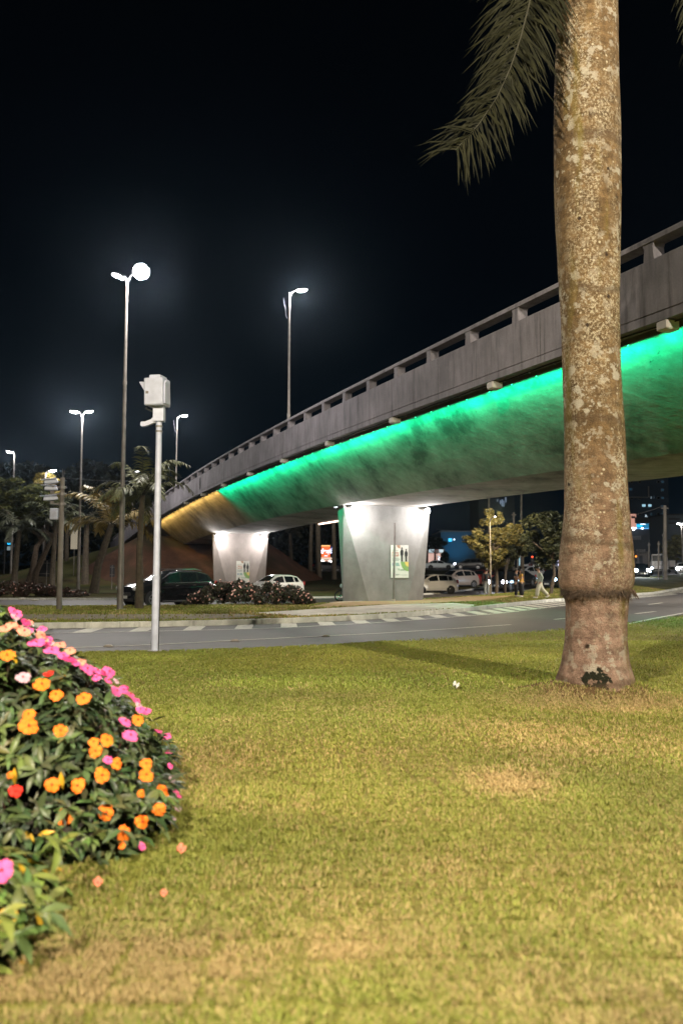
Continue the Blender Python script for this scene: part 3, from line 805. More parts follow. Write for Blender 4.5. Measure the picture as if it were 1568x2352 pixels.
# small signs and posts on the left
def sign_post(base, h, label, plate, cat='sign', name='sign_post', post_r=.03, mat=STEEL, group=None):
    t = thing(name, label, cat, base, 0, group)
    MB().tube([(0, 0, -.1), (0, 0, h)], post_r, 8).build('post', mat, t)
    if plate:
        wd, hh, zc, pm = plate
        pn = MB().box((0, .04, zc), (wd, .03, hh), None, 1, .008).build('panel', pm, t)
        MB().box((0, .015, zc+hh*.32), (wd*.9, .025, .05)).box((0, .015, zc-hh*.32), (wd*.9, .025, .05)).build('cross_bar', STEEL, t)
    return t
q = gpt(107, 1346); sign_post(q, 2.3, 'back of a dark road sign on two cross bars behind the left hedge', (1.55, 1.5, 1.6, DARK))
q = gpt(257, 1352); sign_post(q, 2.0, 'narrow upright marker sign on the grass slope beside the tallest mast', (.42, 1.0, 1.5, DARK))
q = gpt(169, 1341); t = sign_post(q, 6.3, 'pole carrying a tall narrow lit yellowish panel between the palms', None)
zz = at(169, 1228, q.y).z-q.z
MB().box((.0, -.1, zz), (.62, .16, 2.8), None, 1, .02).build('lit_panel', E('lit_panel', (1, .86, .62), .30), t)
# ------------------------------------------------------------------ big palm
YP = 10.53
def mat_palm_bark():
    m, nt, b = new_mat('palm_bark'); p = pos(nt, True)
    sp = nt.nodes.new('ShaderNodeSeparateXYZ'); nt.links.new(p, sp.inputs[0])
    big = noise(nt, p, 1.4, 5, .6); mid = noise(nt, p, 9, 5, .65); fine = noise(nt, p, 55, 4, .7)
    ringn = noise(nt, pos(nt, True, (.6, .6, 6)), 2.0, 4, .6)
    c = ramp(nt, big, [(0.3, (.135, .088, .042)), (0.5, (.17, .110, .054)), (0.7, (.21, .140, .072))])
    # redder, darker foot of the trunk (bark colour)
    lo = nt.nodes.new('ShaderNodeMapRange'); lo.inputs[1].default_value = .9; lo.inputs[2].default_value = 3.4
    nt.links.new(sp.outputs[2], lo.inputs[0])
    c = mixc(nt, lo.outputs[0], ramp(nt, big, [(0.3, (.25, .155, .118)), (0.68, (.38, .262, .208))]), c)
    c = mixc(nt, .85, c, ramp(nt, mid, [(0.32, (.42, .39, .36)), (0.66, (1.35, 1.33, 1.28))]), 'MULTIPLY')
    c = mixc(nt, .6, c, ramp(nt, ringn, [(0.36, (.62, .6, .58)), (0.56, (1.08, 1.08, 1.08))]), 'MULTIPLY')
    c = mixc(nt, .6, c, ramp(nt, fine, [(0.3, (.55, .55, .55)), (0.7, (1.3, 1.3, 1.3))]), 'MULTIPLY')
    # pale lichen: fine speckle in vertical zones plus round spots
    zone = noise(nt, pos(nt, True, (1.4, 1.4, .28)), 2.3, 4, .6); lich = noise(nt, p, 30, 8, .78)
    lf = nt.nodes.new('ShaderNodeMath'); lf.operation = 'MULTIPLY'
    nt.links.new(ramp(nt, zone, [(0.42, (0, 0, 0)), (0.58, (1, 1, 1))]), lf.inputs[0])
    nt.links.new(ramp(nt, lich, [(0.50, (0, 0, 0)), (0.57, (1, 1, 1))]), lf.inputs[1])
    hi = nt.nodes.new('ShaderNodeMapRange'); hi.inputs[1].default_value = -.8; hi.inputs[2].default_value = 2.6; nt.links.new(sp.outputs[2], hi.inputs[0])
    lf2 = nt.nodes.new('ShaderNodeMath'); lf2.operation = 'MULTIPLY'; nt.links.new(lf.outputs[0], lf2.inputs[0]); nt.links.new(hi.outputs[0], lf2.inputs[1])
    c = mixc(nt, lf2.outputs[0], c, (.43, .37, .26))
    vo = nd(nt, 'ShaderNodeTexVoronoi', Scale=10.5, Randomness=1.0); vo.feature = 'F1'; nt.links.new(p, vo.inputs['Vector'])
    dn = nt.nodes.new('ShaderNodeMath'); dn.operation = 'ADD'
    sc_ = nt.nodes.new('ShaderNodeMath'); sc_.operation = 'MULTIPLY'; sc_.inputs[1].default_value = .30; nt.links.new(mid, sc_.inputs[0])
    nt.links.new(vo.outputs['Distance'], dn.inputs[0]); nt.links.new(sc_.outputs[0], dn.inputs[1])
    spot = ramp(nt, dn.outputs[0], [(0.27, (1, 1, 1)), (0.34, (0, 0, 0))])
    sel = ramp(nt, noise(nt, p, 2.2, 2), [(0.44, (0, 0, 0)), (0.52, (1, 1, 1))])
    sm = nt.nodes.new('ShaderNodeMath'); sm.operation = 'MULTIPLY'; nt.links.new(spot, sm.inputs[0]); nt.links.new(sel, sm.inputs[1])
    sm2 = nt.nodes.new('ShaderNodeMath'); sm2.operation = 'MULTIPLY'; nt.links.new(sm.outputs[0], sm2.inputs[0]); nt.links.new(hi.outputs[0], sm2.inputs[1])
    c = mixc(nt, sm2.outputs[0], c, (.48, .42, .30))
    bl2 = noise(nt, p, 6.5, 7, .66); zn2 = noise(nt, p, 1.1, 3)
    lm2 = nt.nodes.new('ShaderNodeMath'); lm2.operation = 'MULTIPLY'; nt.links.new(ramp(nt, bl2, [(0.545, (0, 0, 0)), (0.575, (1, 1, 1))]), lm2.inputs[0]); nt.links.new(ramp(nt, zn2, [(0.42, (.15, .15, .15)), (0.56, (.85, .85, .85))]), lm2.inputs[1])
    c = mixc(nt, lm2.outputs[0], c, (.42, .385, .31))
    # dark knots
    v2 = nd(nt, 'ShaderNodeTexVoronoi', Scale=3.1, Randomness=1.0); nt.links.new(pos(nt, True, (1, 1, .8)), v2.inputs['Vector'])
    d2 = nt.nodes.new('ShaderNodeMath'); d2.operation = 'ADD'; nt.links.new(v2.outputs['Distance'], d2.inputs[0]); nt.links.new(sc_.outputs[0], d2.inputs[1])
    c = mixc(nt, ramp(nt, d2.outputs[0], [(0.19, (1, 1, 1)), (0.235, (0, 0, 0))]), c, (.035, .022, .014))
    # charred ring-shaped hollow at the foot, facing the photographer
    vm = nt.nodes.new('ShaderNodeVectorMath'); vm.operation = 'SUBTRACT'; nt.links.new(p, vm.inputs[0]); q_ = at(1368, 1566, YP-.52); vm.inputs[1].default_value = (q_.x, q_.y, q_.z)
    vs = nt.nodes.new('ShaderNodeVectorMath'); vs.operation = 'MULTIPLY'; vs.inputs[1].default_value = (1, .35, 1.15); nt.links.new(vm.outputs[0], vs.inputs[0])
    vl = nt.nodes.new('ShaderNodeVectorMath'); vl.operation = 'LENGTH'; nt.links.new(vs.outputs[0], vl.inputs[0])
    va = nt.nodes.new('ShaderNodeMath'); va.operation = 'MULTIPLY_ADD'; va.inputs[1].default_value = .36; nt.links.new(noise(nt, p, 13, 4, .6), va.inputs[0]); nt.links.new(vl.outputs['Value'], va.inputs[2])
    c = mixc(nt, ramp(nt, va.outputs[0], [(0.20, (0, 0, 0)), (0.22, (1, 1, 1)), (0.325, (1, 1, 1)), (0.35, (0, 0, 0))]), c, (.016, .017, .009))
    # ring scars of old leaf bases
    wv = nd(nt, 'ShaderNodeTexWave', Scale=.17, Distortion=4.5, Detail=3.0); wv.bands_direction = 'Z'; nt.links.new(p, wv.inputs['Vector'])
    c = mixc(nt, ramp(nt, wv.outputs['Fac'], [(0.0, (.6, .6, .6)), (0.012, (0, 0, 0))]), c, (.085, .055, .032))
    # green moss in one vertical band
    mo = noise(nt, pos(nt, True, (2.0, 2.0, .3)), 1.6, 4)
    c = mixc(nt, ramp(nt, mo, [(0.58, (0, 0, 0)), (0.70, (.75, .75, .75))]), c, (.16, .12, .022))
    nt.links.new(c, b.inputs['Base Color']); b.inputs['Roughness'].default_value = .9; b.inputs['Specular IOR Level'].default_value = .2
    add = nt.nodes.new('ShaderNodeMath'); add.operation = 'ADD'; nt.links.new(mid, add.inputs[0]); nt.links.new(fine, add.inputs[1])
    bump(nt, b, add.outputs[0], .8, .05); return m
PB = mat_palm_bark()
pb = Vector((at(1365, 1592, YP).x, YP, .05))
palm = thing('palm_tree', 'thick palm trunk with lichen spots on the lawn, drooping fronds at the top right', 'palm tree', pb)
prof = [(-60, 1281, 1416), (0, 1279, 1418), (100, 1274, 1419), (200, 1271.5, 1421), (300, 1270, 1424), (440, 1271, 1424.5), (520, 1275, 1423), (600, 1280, 1421), (700, 1286, 1420.5), (800, 1290, 1421), (900, 1293.5, 1425), (1000, 1296, 1431), (1080, 1296.5, 1435), (1160, 1297, 1440), (1215, 1293, 1444), (1260, 1288, 1449), (1300, 1284.5, 1452), (1330, 1283.5, 1452), (1345, 1285, 1449), (1354, 1290, 1444), (1362, 1293, 1441), (1372, 1296, 1440), (1386, 1300, 1438), (1430, 1300, 1434.5), (1475, 1298, 1436), (1520, 1292, 1441), (1555, 1284, 1449), (1580, 1276, 1456), (1600, 1268, 1463)]
ys = np.array([p[0] for p in prof], float); Ls = np.array([p[1] for p in prof], float); Rs = np.array([p[2] for p in prof], float)
yy = np.linspace(1600, -60, 230); seg = 72
V = []; 
for y in yy:
    l = np.interp(y, ys, Ls); r = np.interp(y, ys, Rs)
    cpt = at((l+r)/2, y, YP); rad = (r-l)/2*YP/F*1.0
    for k in range(seg):
        q = 2*PI*k/seg
        nz = mnoise.noise(Vector((math.cos(q)*1.1, math.sin(q)*1.1, cpt.z*1.3)))*.012+mnoise.noise(Vector((math.cos(q)*3, math.sin(q)*3, cpt.z*5)))*.006
        rr = rad*(1+nz*1.6)
        if cpt.z < .45: rr += .05*(1-cpt.z/.45)*max(0, math.sin(q*4+1.3))
        V.append((cpt.x-pb.x+rr*math.cos(q), rr*math.sin(q), cpt.z-pb.z))
# extend above the picture to the crown
zt = V[-1][2]
for i in range(1, 12):
    f = i/11; rad = lerp(.385, .24, f)
    for k in range(seg):
        q = 2*PI*k/seg; V.append((V[(len(yy)-1)*seg][0]-.385+rad*math.cos(q)-.0, rad*math.sin(q), zt+f*1.9))
n = len(V)//seg; fi = []
for i in range(n-1):
    for k in range(seg):
        j = (k+1) % seg; fi += [i*seg+k, i*seg+j, (i+1)*seg+j, (i+1)*seg+k]
trunk = np_mesh('trunk', V, fi, 4, PB, palm, True)
# shaggy ring of dead fibre and aerial roots below the bulge
def fibre_ring():
    mb = MB(); c = at(1366.5, 1356, YP); rr = 76*YP/F
    for k in range(2600):
        q = random.uniform(0, 2*PI); r0 = rr*random.uniform(.93, 1.0); z0 = c.z-pb.z+random.uniform(-.05, .04)+.02*math.sin(q*3)
        a = Vector((c.x-pb.x+r0*math.cos(q), r0*math.sin(q), z0))
        out = Vector((math.cos(q), math.sin(q), 0)); sd = Vector((-out.y, out.x, 0))
        ln = random.uniform(.03, .12); wd = random.uniform(.003, .009)
        e = a+out*ln*.55+Vector((0, 0, -ln*random.uniform(.3, 1)))+sd*random.uniform(-.03, .03)
        mb.poly([a-sd*wd, a+sd*wd, e])
    for k in range(10):
        q = random.uniform(-1.2, .4); a = Vector((c.x-pb.x+rr*math.cos(q), rr*math.sin(q)*.9, c.z-pb.z+.02))
        out = Vector((math.cos(q), math.sin(q), 0))
        mb.tube([a, a+out*.05+Vector((0, 0, -.02)), a+out*.09+Vector((0, random.uniform(-.04, .04), -.08-.05*random.random()))], [.012, .009, .003], 5)
    # solid torn lip
    n = 60; b = len(mb.v)
    for k in range(n):
        q = 2*PI*k/n; w = rr*(1.0+.02*mnoise.noise(Vector((math.cos(q)*4, math.sin(q)*4, 1))))
        for dr, dz in ((-.02, .05), (.0, .02), (-.005, -.035), (-.05, -.06)):
            mb.v.append((c.x-pb.x+(w+dr)*math.cos(q), (w+dr)*math.sin(q), c.z-pb.z+dz+.02*mnoise.noise(Vector((q*2.5, dz*9, 0)))))
    for k in range(n):
        for i in range(3): mb.face((b+k*4+i, b+((k+1) % n)*4+i, b+((k+1) % n)*4+i+1, b+k*4+i+1))
    return mb.build('fibre_ring', M('palm_fibre', (.095, .062, .04), .95, col2=(.035, .023, .015), scale=14), trunk, recalc=False)
fibre_ring()
LEAFP = M('frond_leaf', (.018, .018, .0075), .7, col2=(.006, .0065, .003), scale=5, world=True, spec=.12)
RACH = M('frond_rachis', (.030, .028, .014), .6, col2=(.018, .016, .009), scale=8)
def frond(parent, pts, nleaf, llen, droop, name='frond', mat=LEAFP, width=.018, seed=0, stem=.028, spread=.9, rmat=None, flat=False):
    rr = random.Random(seed); pts = [Vector(p) for p in pts]
    d = [0.0]
    for a, b in zip(pts, pts[1:]): d.append(d[-1]+(b-a).length)
    def ev(s):
        s *= d[-1]; i = 0
        while i < len(d)-2 and d[i+1] < s: i += 1
        t = (s-d[i])/max(1e-6, d[i+1]-d[i]); return pts[i].lerp(pts[i+1], t), (pts[i+1]-pts[i]).normalized()
    mb = MB(); mb.mat(1); K = 14
    mb.tube([ev(i/K)[0] for i in range(K+1)], [lerp(stem, .004, i/K) for i in range(K+1)], 6); mb.mat(0)
    for i in range(nleaf):
        s = .06+.94*(i+rr.random()*.6)/nleaf; p, t = ev(min(s, .999))
        up = Vector((0, 0, 1)); sd = t.cross(up)
        if sd.length < .05: sd = Vector((1, 0, 0))
        sd.normalize(); nn = sd.cross(t).normalized()
        if flat: yv = Vector((rr.uniform(-.5, .5), -1, rr.uniform(-.5, .5))); sd = t.cross(yv).normalized(); nn = yv.normalized()
        L = llen*(math.sin(PI*(.18+.70*s))**.6)*rr.uniform(.75, 1.1)
        for sg in (-1, 1):
            dr = (sd*sg*spread+t*rr.uniform(.35, 1.0)+nn*rr.uniform(-.25, .5)).normalized()
            a = p; wv = dr.cross(nn).normalized()*width*rr.uniform(.7, 1.2)
            q = [a]
            cur = dr.copy(); step = L/3
            for k in range(3):
                cur = (cur+Vector((0, 0, -droop*rr.uniform(.6, 1.3)))).normalized(); q.append(q[-1]+cur*step)
            b = mb.verts([q[0]-wv*.5, q[0]+wv*.5, q[1]-wv, q[1]+wv, q[2]-wv*.75, q[2]+wv*.75, q[3]])
            mb.face((b, b+1, b+3, b+2)); mb.face((b+2, b+3, b+5, b+4)); mb.face((b+4, b+5, b+6))
    return mb.build(name, [mat, rmat or RACH], parent, recalc=False)
def pl(px, py, Y): return at(px, py, Y)-pb
crown = Vector((V[-1][0]-.24, 0, V[-1][2]))
def fr_curve(az, reach, rise, drop):
    o = Vector((math.cos(az), math.sin(az), 0)); out = []
    for i in range(11):
        s = i/10; out.append(crown+o*(reach*(1-(1-s)**1.5))*1.0+Vector((0, 0, rise*math.sin(min(1, s*1.5)*PI*.5)-drop*s**2.2)))
    return out
# the two fronds the picture shows
frond(palm, [crown, crown+Vector((-.5, -.3, .55)), pl(1235, -110, YP-.5), pl(1222, -20, YP-.6), pl(1197, 80, YP-.7), pl(1174, 150, YP-.75), pl(1148, 212, YP-.8), pl(1112, 268, YP-.85), pl(1080, 310, YP-.9), pl(1045, 345, YP-.92)], 230, 1.0, .27, seed=3, spread=.85, width=.013, flat=True)
frond(palm, [crown, crown+Vector((-.3, .4, .6)), pl(1240, -180, YP+.5), pl(1196, -60, YP+.6), pl(1170, 60, YP+.7), pl(1158, 160, YP+.7), pl(1140, 215, YP+.7)], 90, .95, .30, seed=5, spread=.95, flat=True)
frond(palm, [crown, crown+Vector((.6, .3, .4)), pl(1520, -330, YP+.9), pl(1570, -190, YP+1.0), pl(1588, -60, YP+1.1), pl(1594, 60, YP+1.1), pl(1590, 150, YP+1.1)], 75, .70, .40, seed=9, spread=.75)
for i, (az, rc, ri, dp) in enumerate(((.5, 3.0, 1.4, 1.2), (1.4, 3.2, 1.6, 1.4), (2.3, 2.6, 1.9, .6), (-.7, 3.1, 1.8, .8), (-1.6, 3.0, 1.9, .4), (-2.3, 2.8, 2.0, .2), (3.3, 2.6, 2.1, .2), (.0, 2.4, 2.2, .4))):
    frond(palm, fr_curve(az, rc, ri, dp), 60, .8, .32, seed=20+i)
# mound of dry clippings round the foot
mo = MB(); n = 40; rings = 9
for i in range(rings+1):
    f = i/rings
    for k in range(n):
        q = 2*PI*k/n; r = lerp(.36, 1.2, f)*(1+.12*mnoise.noise(Vector((math.cos(q)*2, math.sin(q)*2, 0))))
        mo.v.append((pb.x+r*math.cos(q), YP+r*.8*math.sin(q), .035+.17*(1-f)**1.7+.02*mnoise.noise(Vector((math.cos(q)*5*r, math.sin(q)*5*r, 2)))-.03*(f > .9)))
for i in range(rings):
    for k in range(n): j = (k+1) % n; mo.face((i*n+k, i*n+j, (i+1)*n+j, (i+1)*n+k))
struct(mo.build('root_mound', mat_turf('dry_mulch', ((.10, .060, .032), (.17, .105, .055)), (.12, .09, .03), 2.5), smooth=True))

# ------------------------------------------------------------------ flower bush in the foreground
def leaf_mat(name, c1, c2, rough=.38, sc=9):
    m, nt, b = new_mat(name)
    at_ = nt.nodes.new('ShaderNodeAttribute'); at_.attribute_name = 'tint'
    f = noise(nt, pos(nt), sc, 4)
    c = mixc(nt, 1.0, at_.outputs['Color'], ramp(nt, f, [(0.3, (.72, .72, .72)), (0.7, (1.15, 1.15, 1.15))]), 'MULTIPLY')
    nt.links.new(c, b.inputs['Base Color']); b.inputs['Roughness'].default_value = rough
    b.inputs['Specular IOR Level'].default_value = .28
    return m
LEAF = leaf_mat('impatiens_leaf', 0, 0)
class Leaves:
    """many pointed leaves, each a folded blade of six faces"""
    def __init__(s): s.V = []; s.Q = []; s.C = []
    def add(s, p, d, nrm, L, W, col, curl=.25, fold=.18):
        d = d.normalized(); sd = d.cross(nrm)
        if sd.length < 1e-4: sd = d.orthogonal()
        sd.normalize(); nn = sd.cross(d).normalized(); b = len(s.V)
        for f, wf in ((0, .10), (.28, .80), (.55, 1.0), (.80, .55), (1.0, .02)):
            c = p+d*L*f-nn*curl*L*f*f
            for k in (-1, 0, 1):
                v = c+sd*W*.5*wf*k+nn*fold*W*wf*abs(k)
                s.V.append(tuple(v)); 
                g = col if k else tuple(x*1.18 for x in col)
                s.C.append(g)
        for r in range(4):
            for k in range(2):
                a = b+r*3+k; s.Q += [a, a+1, a+4, a+3]
    def build(s, name, parent, mat=None):
        return np_mesh(name, np.array(s.V), s.Q, 4, mat or LEAF, parent, True, np.array(s.C))
def bushz(x, y, cx0=-3.0, cyy=5.6, rx=1.95, ry=1.42, H=1.45, sh=.25, n=5, p=1.6):
    r = ((abs(x-(cx0-sh*(y-5)))/rx)**n+(abs(y-cyy)/ry)**n)**(1/n)
    if r >= 1: return 0.0
    return H*(1-r**p)**(1/p)*(1+.13*mnoise.noise(Vector((x*1.7, y*1.7, 4)))+.10*mnoise.noise(Vector((x*4.3, y*4.3, 9))))
def bushn(f, x, y):
    e = .04; z = f(x, y)
    g = Vector((-(f(x+e, y)-f(x-e, y))/(2*e), -(f(x, y+e)-f(x, y-e))/(2*e), 1))
    return g.normalized()
def front(x, y): return bushz(x, y, -1.95, 3.50, .58, .62, .36, .1, 2.6, 1.7)
def cast(px, py, fn):
    x, y, w_ = ray(px, py); t = 1.5
    while t < 9:
        q = Vector((x*t, y*t, CAMH+w_*t))
        if q.z < fn(q.x, q.y)+.04: return q
        t += .01
    return None
bush = thing('flower_bush', 'large mound of dark green impatiens with orange and pink flowers, left foreground', 'flower bush', (-2.6, 5.4, .03))
lowp = thing('flower_plant', 'low light green plant with yellowing leaves and one pink flower, bottom left corner', 'flower plant', (-1.9, 3.7, .03))
GRN = [(.052, .078, .030), (.072, .100, .040), (.040, .058, .027), (.100, .130, .045)]
def whorls(fn, n, bounds, parent, greens, L0, lift, depth=.35, yellow=.02):
    lv = Leaves(); stems = MB(); base = parent.location; c = 0; tries = 0
    while c < n and tries < n*60:
        tries += 1
        x = random.uniform(bounds[0], bounds[1]); y = random.uniform(bounds[2], bounds[3]); z = fn(x, y)
        if z < .05: continue
        nn = bushn(fn, x, y)
        if random.random() > min(1, .30+.5/max(.22, nn.z)): continue
        dep = random.random()**2*depth
        p = Vector((x, y, z))-nn*dep
        if p.z < .03: continue
        c += 1
        ax = (nn+Vector((random.uniform(-.35, .35), random.uniform(-.35, .35), .55))).normalized()
        side = ax.orthogonal().normalized(); sd2 = ax.cross(side)
        k = random.randint(5, 8); a0 = random.uniform(0, 6.28); g = random.choice(greens)
        for i in range(k):
            q = a0+2*PI*i/k+random.uniform(-.25, .25); el = random.uniform(-.05, .65)
            d = (side*math.cos(q)+sd2*math.sin(q))*math.cos(el)+ax*math.sin(el)
            L = L0*random.uniform(.6, 1.15); col = tuple(v*random.uniform(.8, 1.2) for v in g)
            if random.random() < yellow: col = (.42, .26, .02)
            lv.add(p-base+Vector((0, 0, random.uniform(-.02, .02))), d, ax, L, L*random.uniform(.30, .40), col, random.uniform(.1, .55))
        if dep < .1 and random.random() < .5:
            stems.tube([p-base, p-base-ax*.18+Vector((0, 0, -.05)), p-base-ax*.30+Vector((0, 0, -.2))], [.005, .007, .008], 5, False)
    for _ in range(n//5):
        # skirt of leaves that hang down to the grass
        a = random.uniform(0, 2*PI); cx_, cy_ = (bounds[0]+bounds[1])/2, (bounds[2]+bounds[3])/2; o = Vector((math.cos(a), math.sin(a), 0)); rr_ = 0.0
        while fn(cx_+o.x*rr_, cy_+o.y*rr_) > .02 and rr_ < 4: rr_ += .03
        if rr_ < .2: continue
        p = Vector((cx_, cy_, 0))+o*(rr_-random.uniform(-.02, .16))+Vector((0, 0, random.uniform(.05, .34))); g = random.choice(greens)
        for i in range(4):
            d = (o*random.uniform(.3, 1)+Vector((random.uniform(-.8, .8), random.uniform(-.8, .8), random.uniform(-.5, .5)))).normalized()
            L = L0*random.uniform(.6, 1.1); lv.add(p-base, d, Vector((o.x*.5, o.y*.5, .8)), L, L*.35, tuple(v*random.uniform(.8, 1.2) for v in g), random.uniform(.2, .6))
    lv.build('leaves', parent)
    stems.build('stems', M('plant_stem', (.10, .045, .035), .6, col2=(.05, .05, .022), scale=8), parent, recalc=False)
whorls(bushz, 2900, (-5, -.95, 4.1, 7.1), bush, GRN, .112, 0, .30, .004)
whorls(front, 300, (-2.75, -1.1, 2.95, 4.5), lowp, [(.13, .175, .045), (.17, .20, .05), (.10, .14, .045)], .13, 0, .25, .06)
def core(fn, bounds, parent, name='inner_shade'):
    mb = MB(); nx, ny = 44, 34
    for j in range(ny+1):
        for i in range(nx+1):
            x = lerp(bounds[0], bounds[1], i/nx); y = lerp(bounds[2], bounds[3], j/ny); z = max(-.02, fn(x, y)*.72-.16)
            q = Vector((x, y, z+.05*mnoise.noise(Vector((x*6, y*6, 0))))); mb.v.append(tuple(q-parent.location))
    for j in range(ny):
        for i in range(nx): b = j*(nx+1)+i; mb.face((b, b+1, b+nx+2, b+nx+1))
    mb.build(name, M('shaded_litter', (.022, .018, .012), .95, col2=(.010, .009, .006), scale=12), parent, smooth=True)  # dark sheet under the leaves, the mound's inner shade put into its colour
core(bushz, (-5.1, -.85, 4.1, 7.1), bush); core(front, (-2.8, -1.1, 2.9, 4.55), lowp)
def petal_mat(name, c, c2):
    m, nt, b = new_mat(name); f = noise(nt, pos(nt, False), 20, 3)
    nt.links.new(ramp(nt, f, [(0.3, c2), (0.7, c)]), b.inputs['Base Color']); b.inputs['Roughness'].default_value = .6
    b.inputs['Specular IOR Level'].default_value = .2; return m
PET = {'o': petal_mat('orange_petal', (.95, .25, .02), (.88, .16, .014)), 'p': petal_mat('pink_petal', (.88, .13, .36), (.80, .09, .30)), 'r': petal_mat('red_petal', (.70, .03, .015), (.6, .02, .012)),
       's': petal_mat('salmon_petal', (.85, .33, .22), (.75, .24, .17)), 'l': petal_mat('lilac_petal', (.55, .36, .42), (.42, .26, .32)), 'd': petal_mat('deep_pink_petal', (.55, .05, .18), (.42, .03, .14))}
CEN = petal_mat('flower_eye', (.55, .05, .02), (.4, .03, .02))
def flower(parent, p, nrm, rad, kind, rot=0.0, name='flower', cup=.12, label=None):
    nrm = nrm.normalized(); a = nrm.orthogonal().normalized(); b_ = nrm.cross(a); mb = MB()
    a, b_ = a*math.cos(rot)+b_*math.sin(rot), b_*math.cos(rot)-a*math.sin(rot)
    for k in range(5):
        q = 2*PI*k/5; mb.mat(0); hub = mb.verts([p+nrm*.004*(k % 2)]); n = 9; ids = []
        size = rad*(1.08 if k in (0, 2, 3) else .95)
        for i in range(n):
            u = i/(n-1)*2-1; w_ = u*.74
            r = size*(.98-.28*abs(u)**2.6-(.10 if abs(u) < .12 else 0))
            v = p+(a*math.cos(q+w_)+b_*math.sin(q+w_))*r+nrm*(rad*cup*math.cos(u*1.5)-.006+.004*(k % 2)-rad*.10*random.random())
            ids.append(mb.verts([v]))
        mid = [mb.verts([p+(Vector(mb.v[i])-p)*.5+nrm*rad*.10]) for i in ids]
        for i in range(n-1):
            mb.face((ids[i], ids[i+1], mid[i+1], mid[i])); mb.face((hub, mid[i], mid[i+1]))
    mb.mat(1); mb.ell(p+nrm*.008, (rad*.13, rad*.13, rad*.13), 8, 5)
    return mb.build(name, [PET[kind], CEN], parent, smooth=True, recalc=False)
FL = [('p', 15, 1418, 14), ('p', 95, 1487, 15), ('p', 140, 1528, 15), ('p', 160, 1540, 14), ('s', 25, 1455, 15), ('p', 50, 1462, 14), ('p', 205, 1572, 13), ('p', 265, 1600, 13), ('p', 296, 1625, 12), ('p', 303, 1643, 12), ('d', 82, 1480, 12), ('s', 170, 1536, 13), ('p', 345, 1690, 11), ('p', 365, 1735, 11), ('p', 388, 1790, 10), ('p', 395, 1850, 10), ('o', 107, 1588, 21), ('o', 135, 1610, 18), ('o', 185, 1620, 18), ('o', 72, 1683, 24), ('o', 70, 1656, 17), ('o', 140, 1694, 17), ('o', 14, 1523, 19), ('o', 299, 1671, 16), ('o', 233, 1715, 18), ('o', 211, 1741, 17), ('o', 206, 1718, 13), ('o', 227, 1794, 21), ('o', 255, 1770, 15), ('o', 314, 1796, 20), ('o', 313, 1771, 15), ('o', 125, 1810, 19), ('o', 177, 1813, 19), ('o', 351, 1829, 20), ('o', 151, 1877, 22), ('o', 237, 1871, 20), ('o', 341, 1868, 17), ('o', 307, 1894, 18), ('o', 274, 1915, 19), ('o', 267, 1944, 9), ('o', 305, 1834, 11), ('o', 30, 1790, 9), ('r', 46, 1824, 17), ('r', 120, 1567, 14),
      ('p', 65, 1494, 21), ('p', 118, 1516, 20), ('p', 183, 1551, 20), ('p', 205, 1556, 14), ('p', 232, 1558, 17), ('p', 228, 1578, 13), ('p', 249, 1603, 16), ('p', 281, 1610, 15), ('p', 316, 1646, 15), ('p', 264, 1671, 17), ('p', 276, 1704, 20), ('p', 25, 1427, 15), ('p', 381, 1836, 17), ('p', 381, 1700, 12), ('p', 369, 1769, 9), ('p', 311, 1948, 11), ('p', 238, 1762, 12), ('p', 85, 1466, 13),
      ('s', 14, 1465, 19), ('s', 39, 1470, 18), ('s', 78, 1476, 16), ('s', 105, 1493, 15), ('s', 134, 1506, 15), ('s', 152, 1516, 15), ('s', 8, 1448, 14), ('s', 60, 1450, 12), ('d', 148, 1533, 16), ('d', 100, 1503, 13), ('d', 45, 1448, 14), ('d', 268, 1596, 12), ('d', 376, 1818, 10), ('d', 220, 1560, 11), ('l', 46, 1571, 18), ('l', 120, 1500, 9), ('l', 300, 1634, 10), ('l', 372, 1800, 10), ('l', 385, 1870, 10), ('l', 392, 1895, 9), ('l', 250, 1580, 9), ('l', 16, 1432, 12)]
for k, px, py, r in FL:
    q = cast(px, py, bushz)
    if q is None: q = at(px, py, 4.9)
    nn = bushn(bushz, q.x, q.y) if bushz(q.x, q.y) > 0 else Vector((.3, -.7, .6))
    tocam = (Vector((0, 0, CAMH))-q).normalized()
    upw = .15 if k == 'o' else .5
    nrm = (nn*.6+tocam*(.6 if k == 'o' else .5)+Vector((random.uniform(-.5, .5), random.uniform(-.3, .3), upw+random.uniform(-.2, .4)))).normalized()
    q = q+nn*.07
    flower(bush, q-bush.location, nrm, r*q.y/F*.92, k, random.uniform(0, 6), cup=random.uniform(.05, .2))
# flowers on the far side and the top that the picture does not show well
for i in range(10):
    x = random.uniform(-4.6, -2.6); y = random.uniform(4.6, 6.9); z = bushz(x, y)
    if z < .2: continue
    flower(bush, Vector((x, y, z+.04))-bush.location, (bushn(bushz, x, y)+Vector((0, 0, .4))), .04, random.choice('opps'), random.uniform(0, 6))
q = cast(4, 2007, front) or at(4, 2007, 3.6)
flower(lowp, q+Vector((.02, -.05, .03))-lowp.location, Vector((.3, -.6, .6)), .052, 'p', .4)
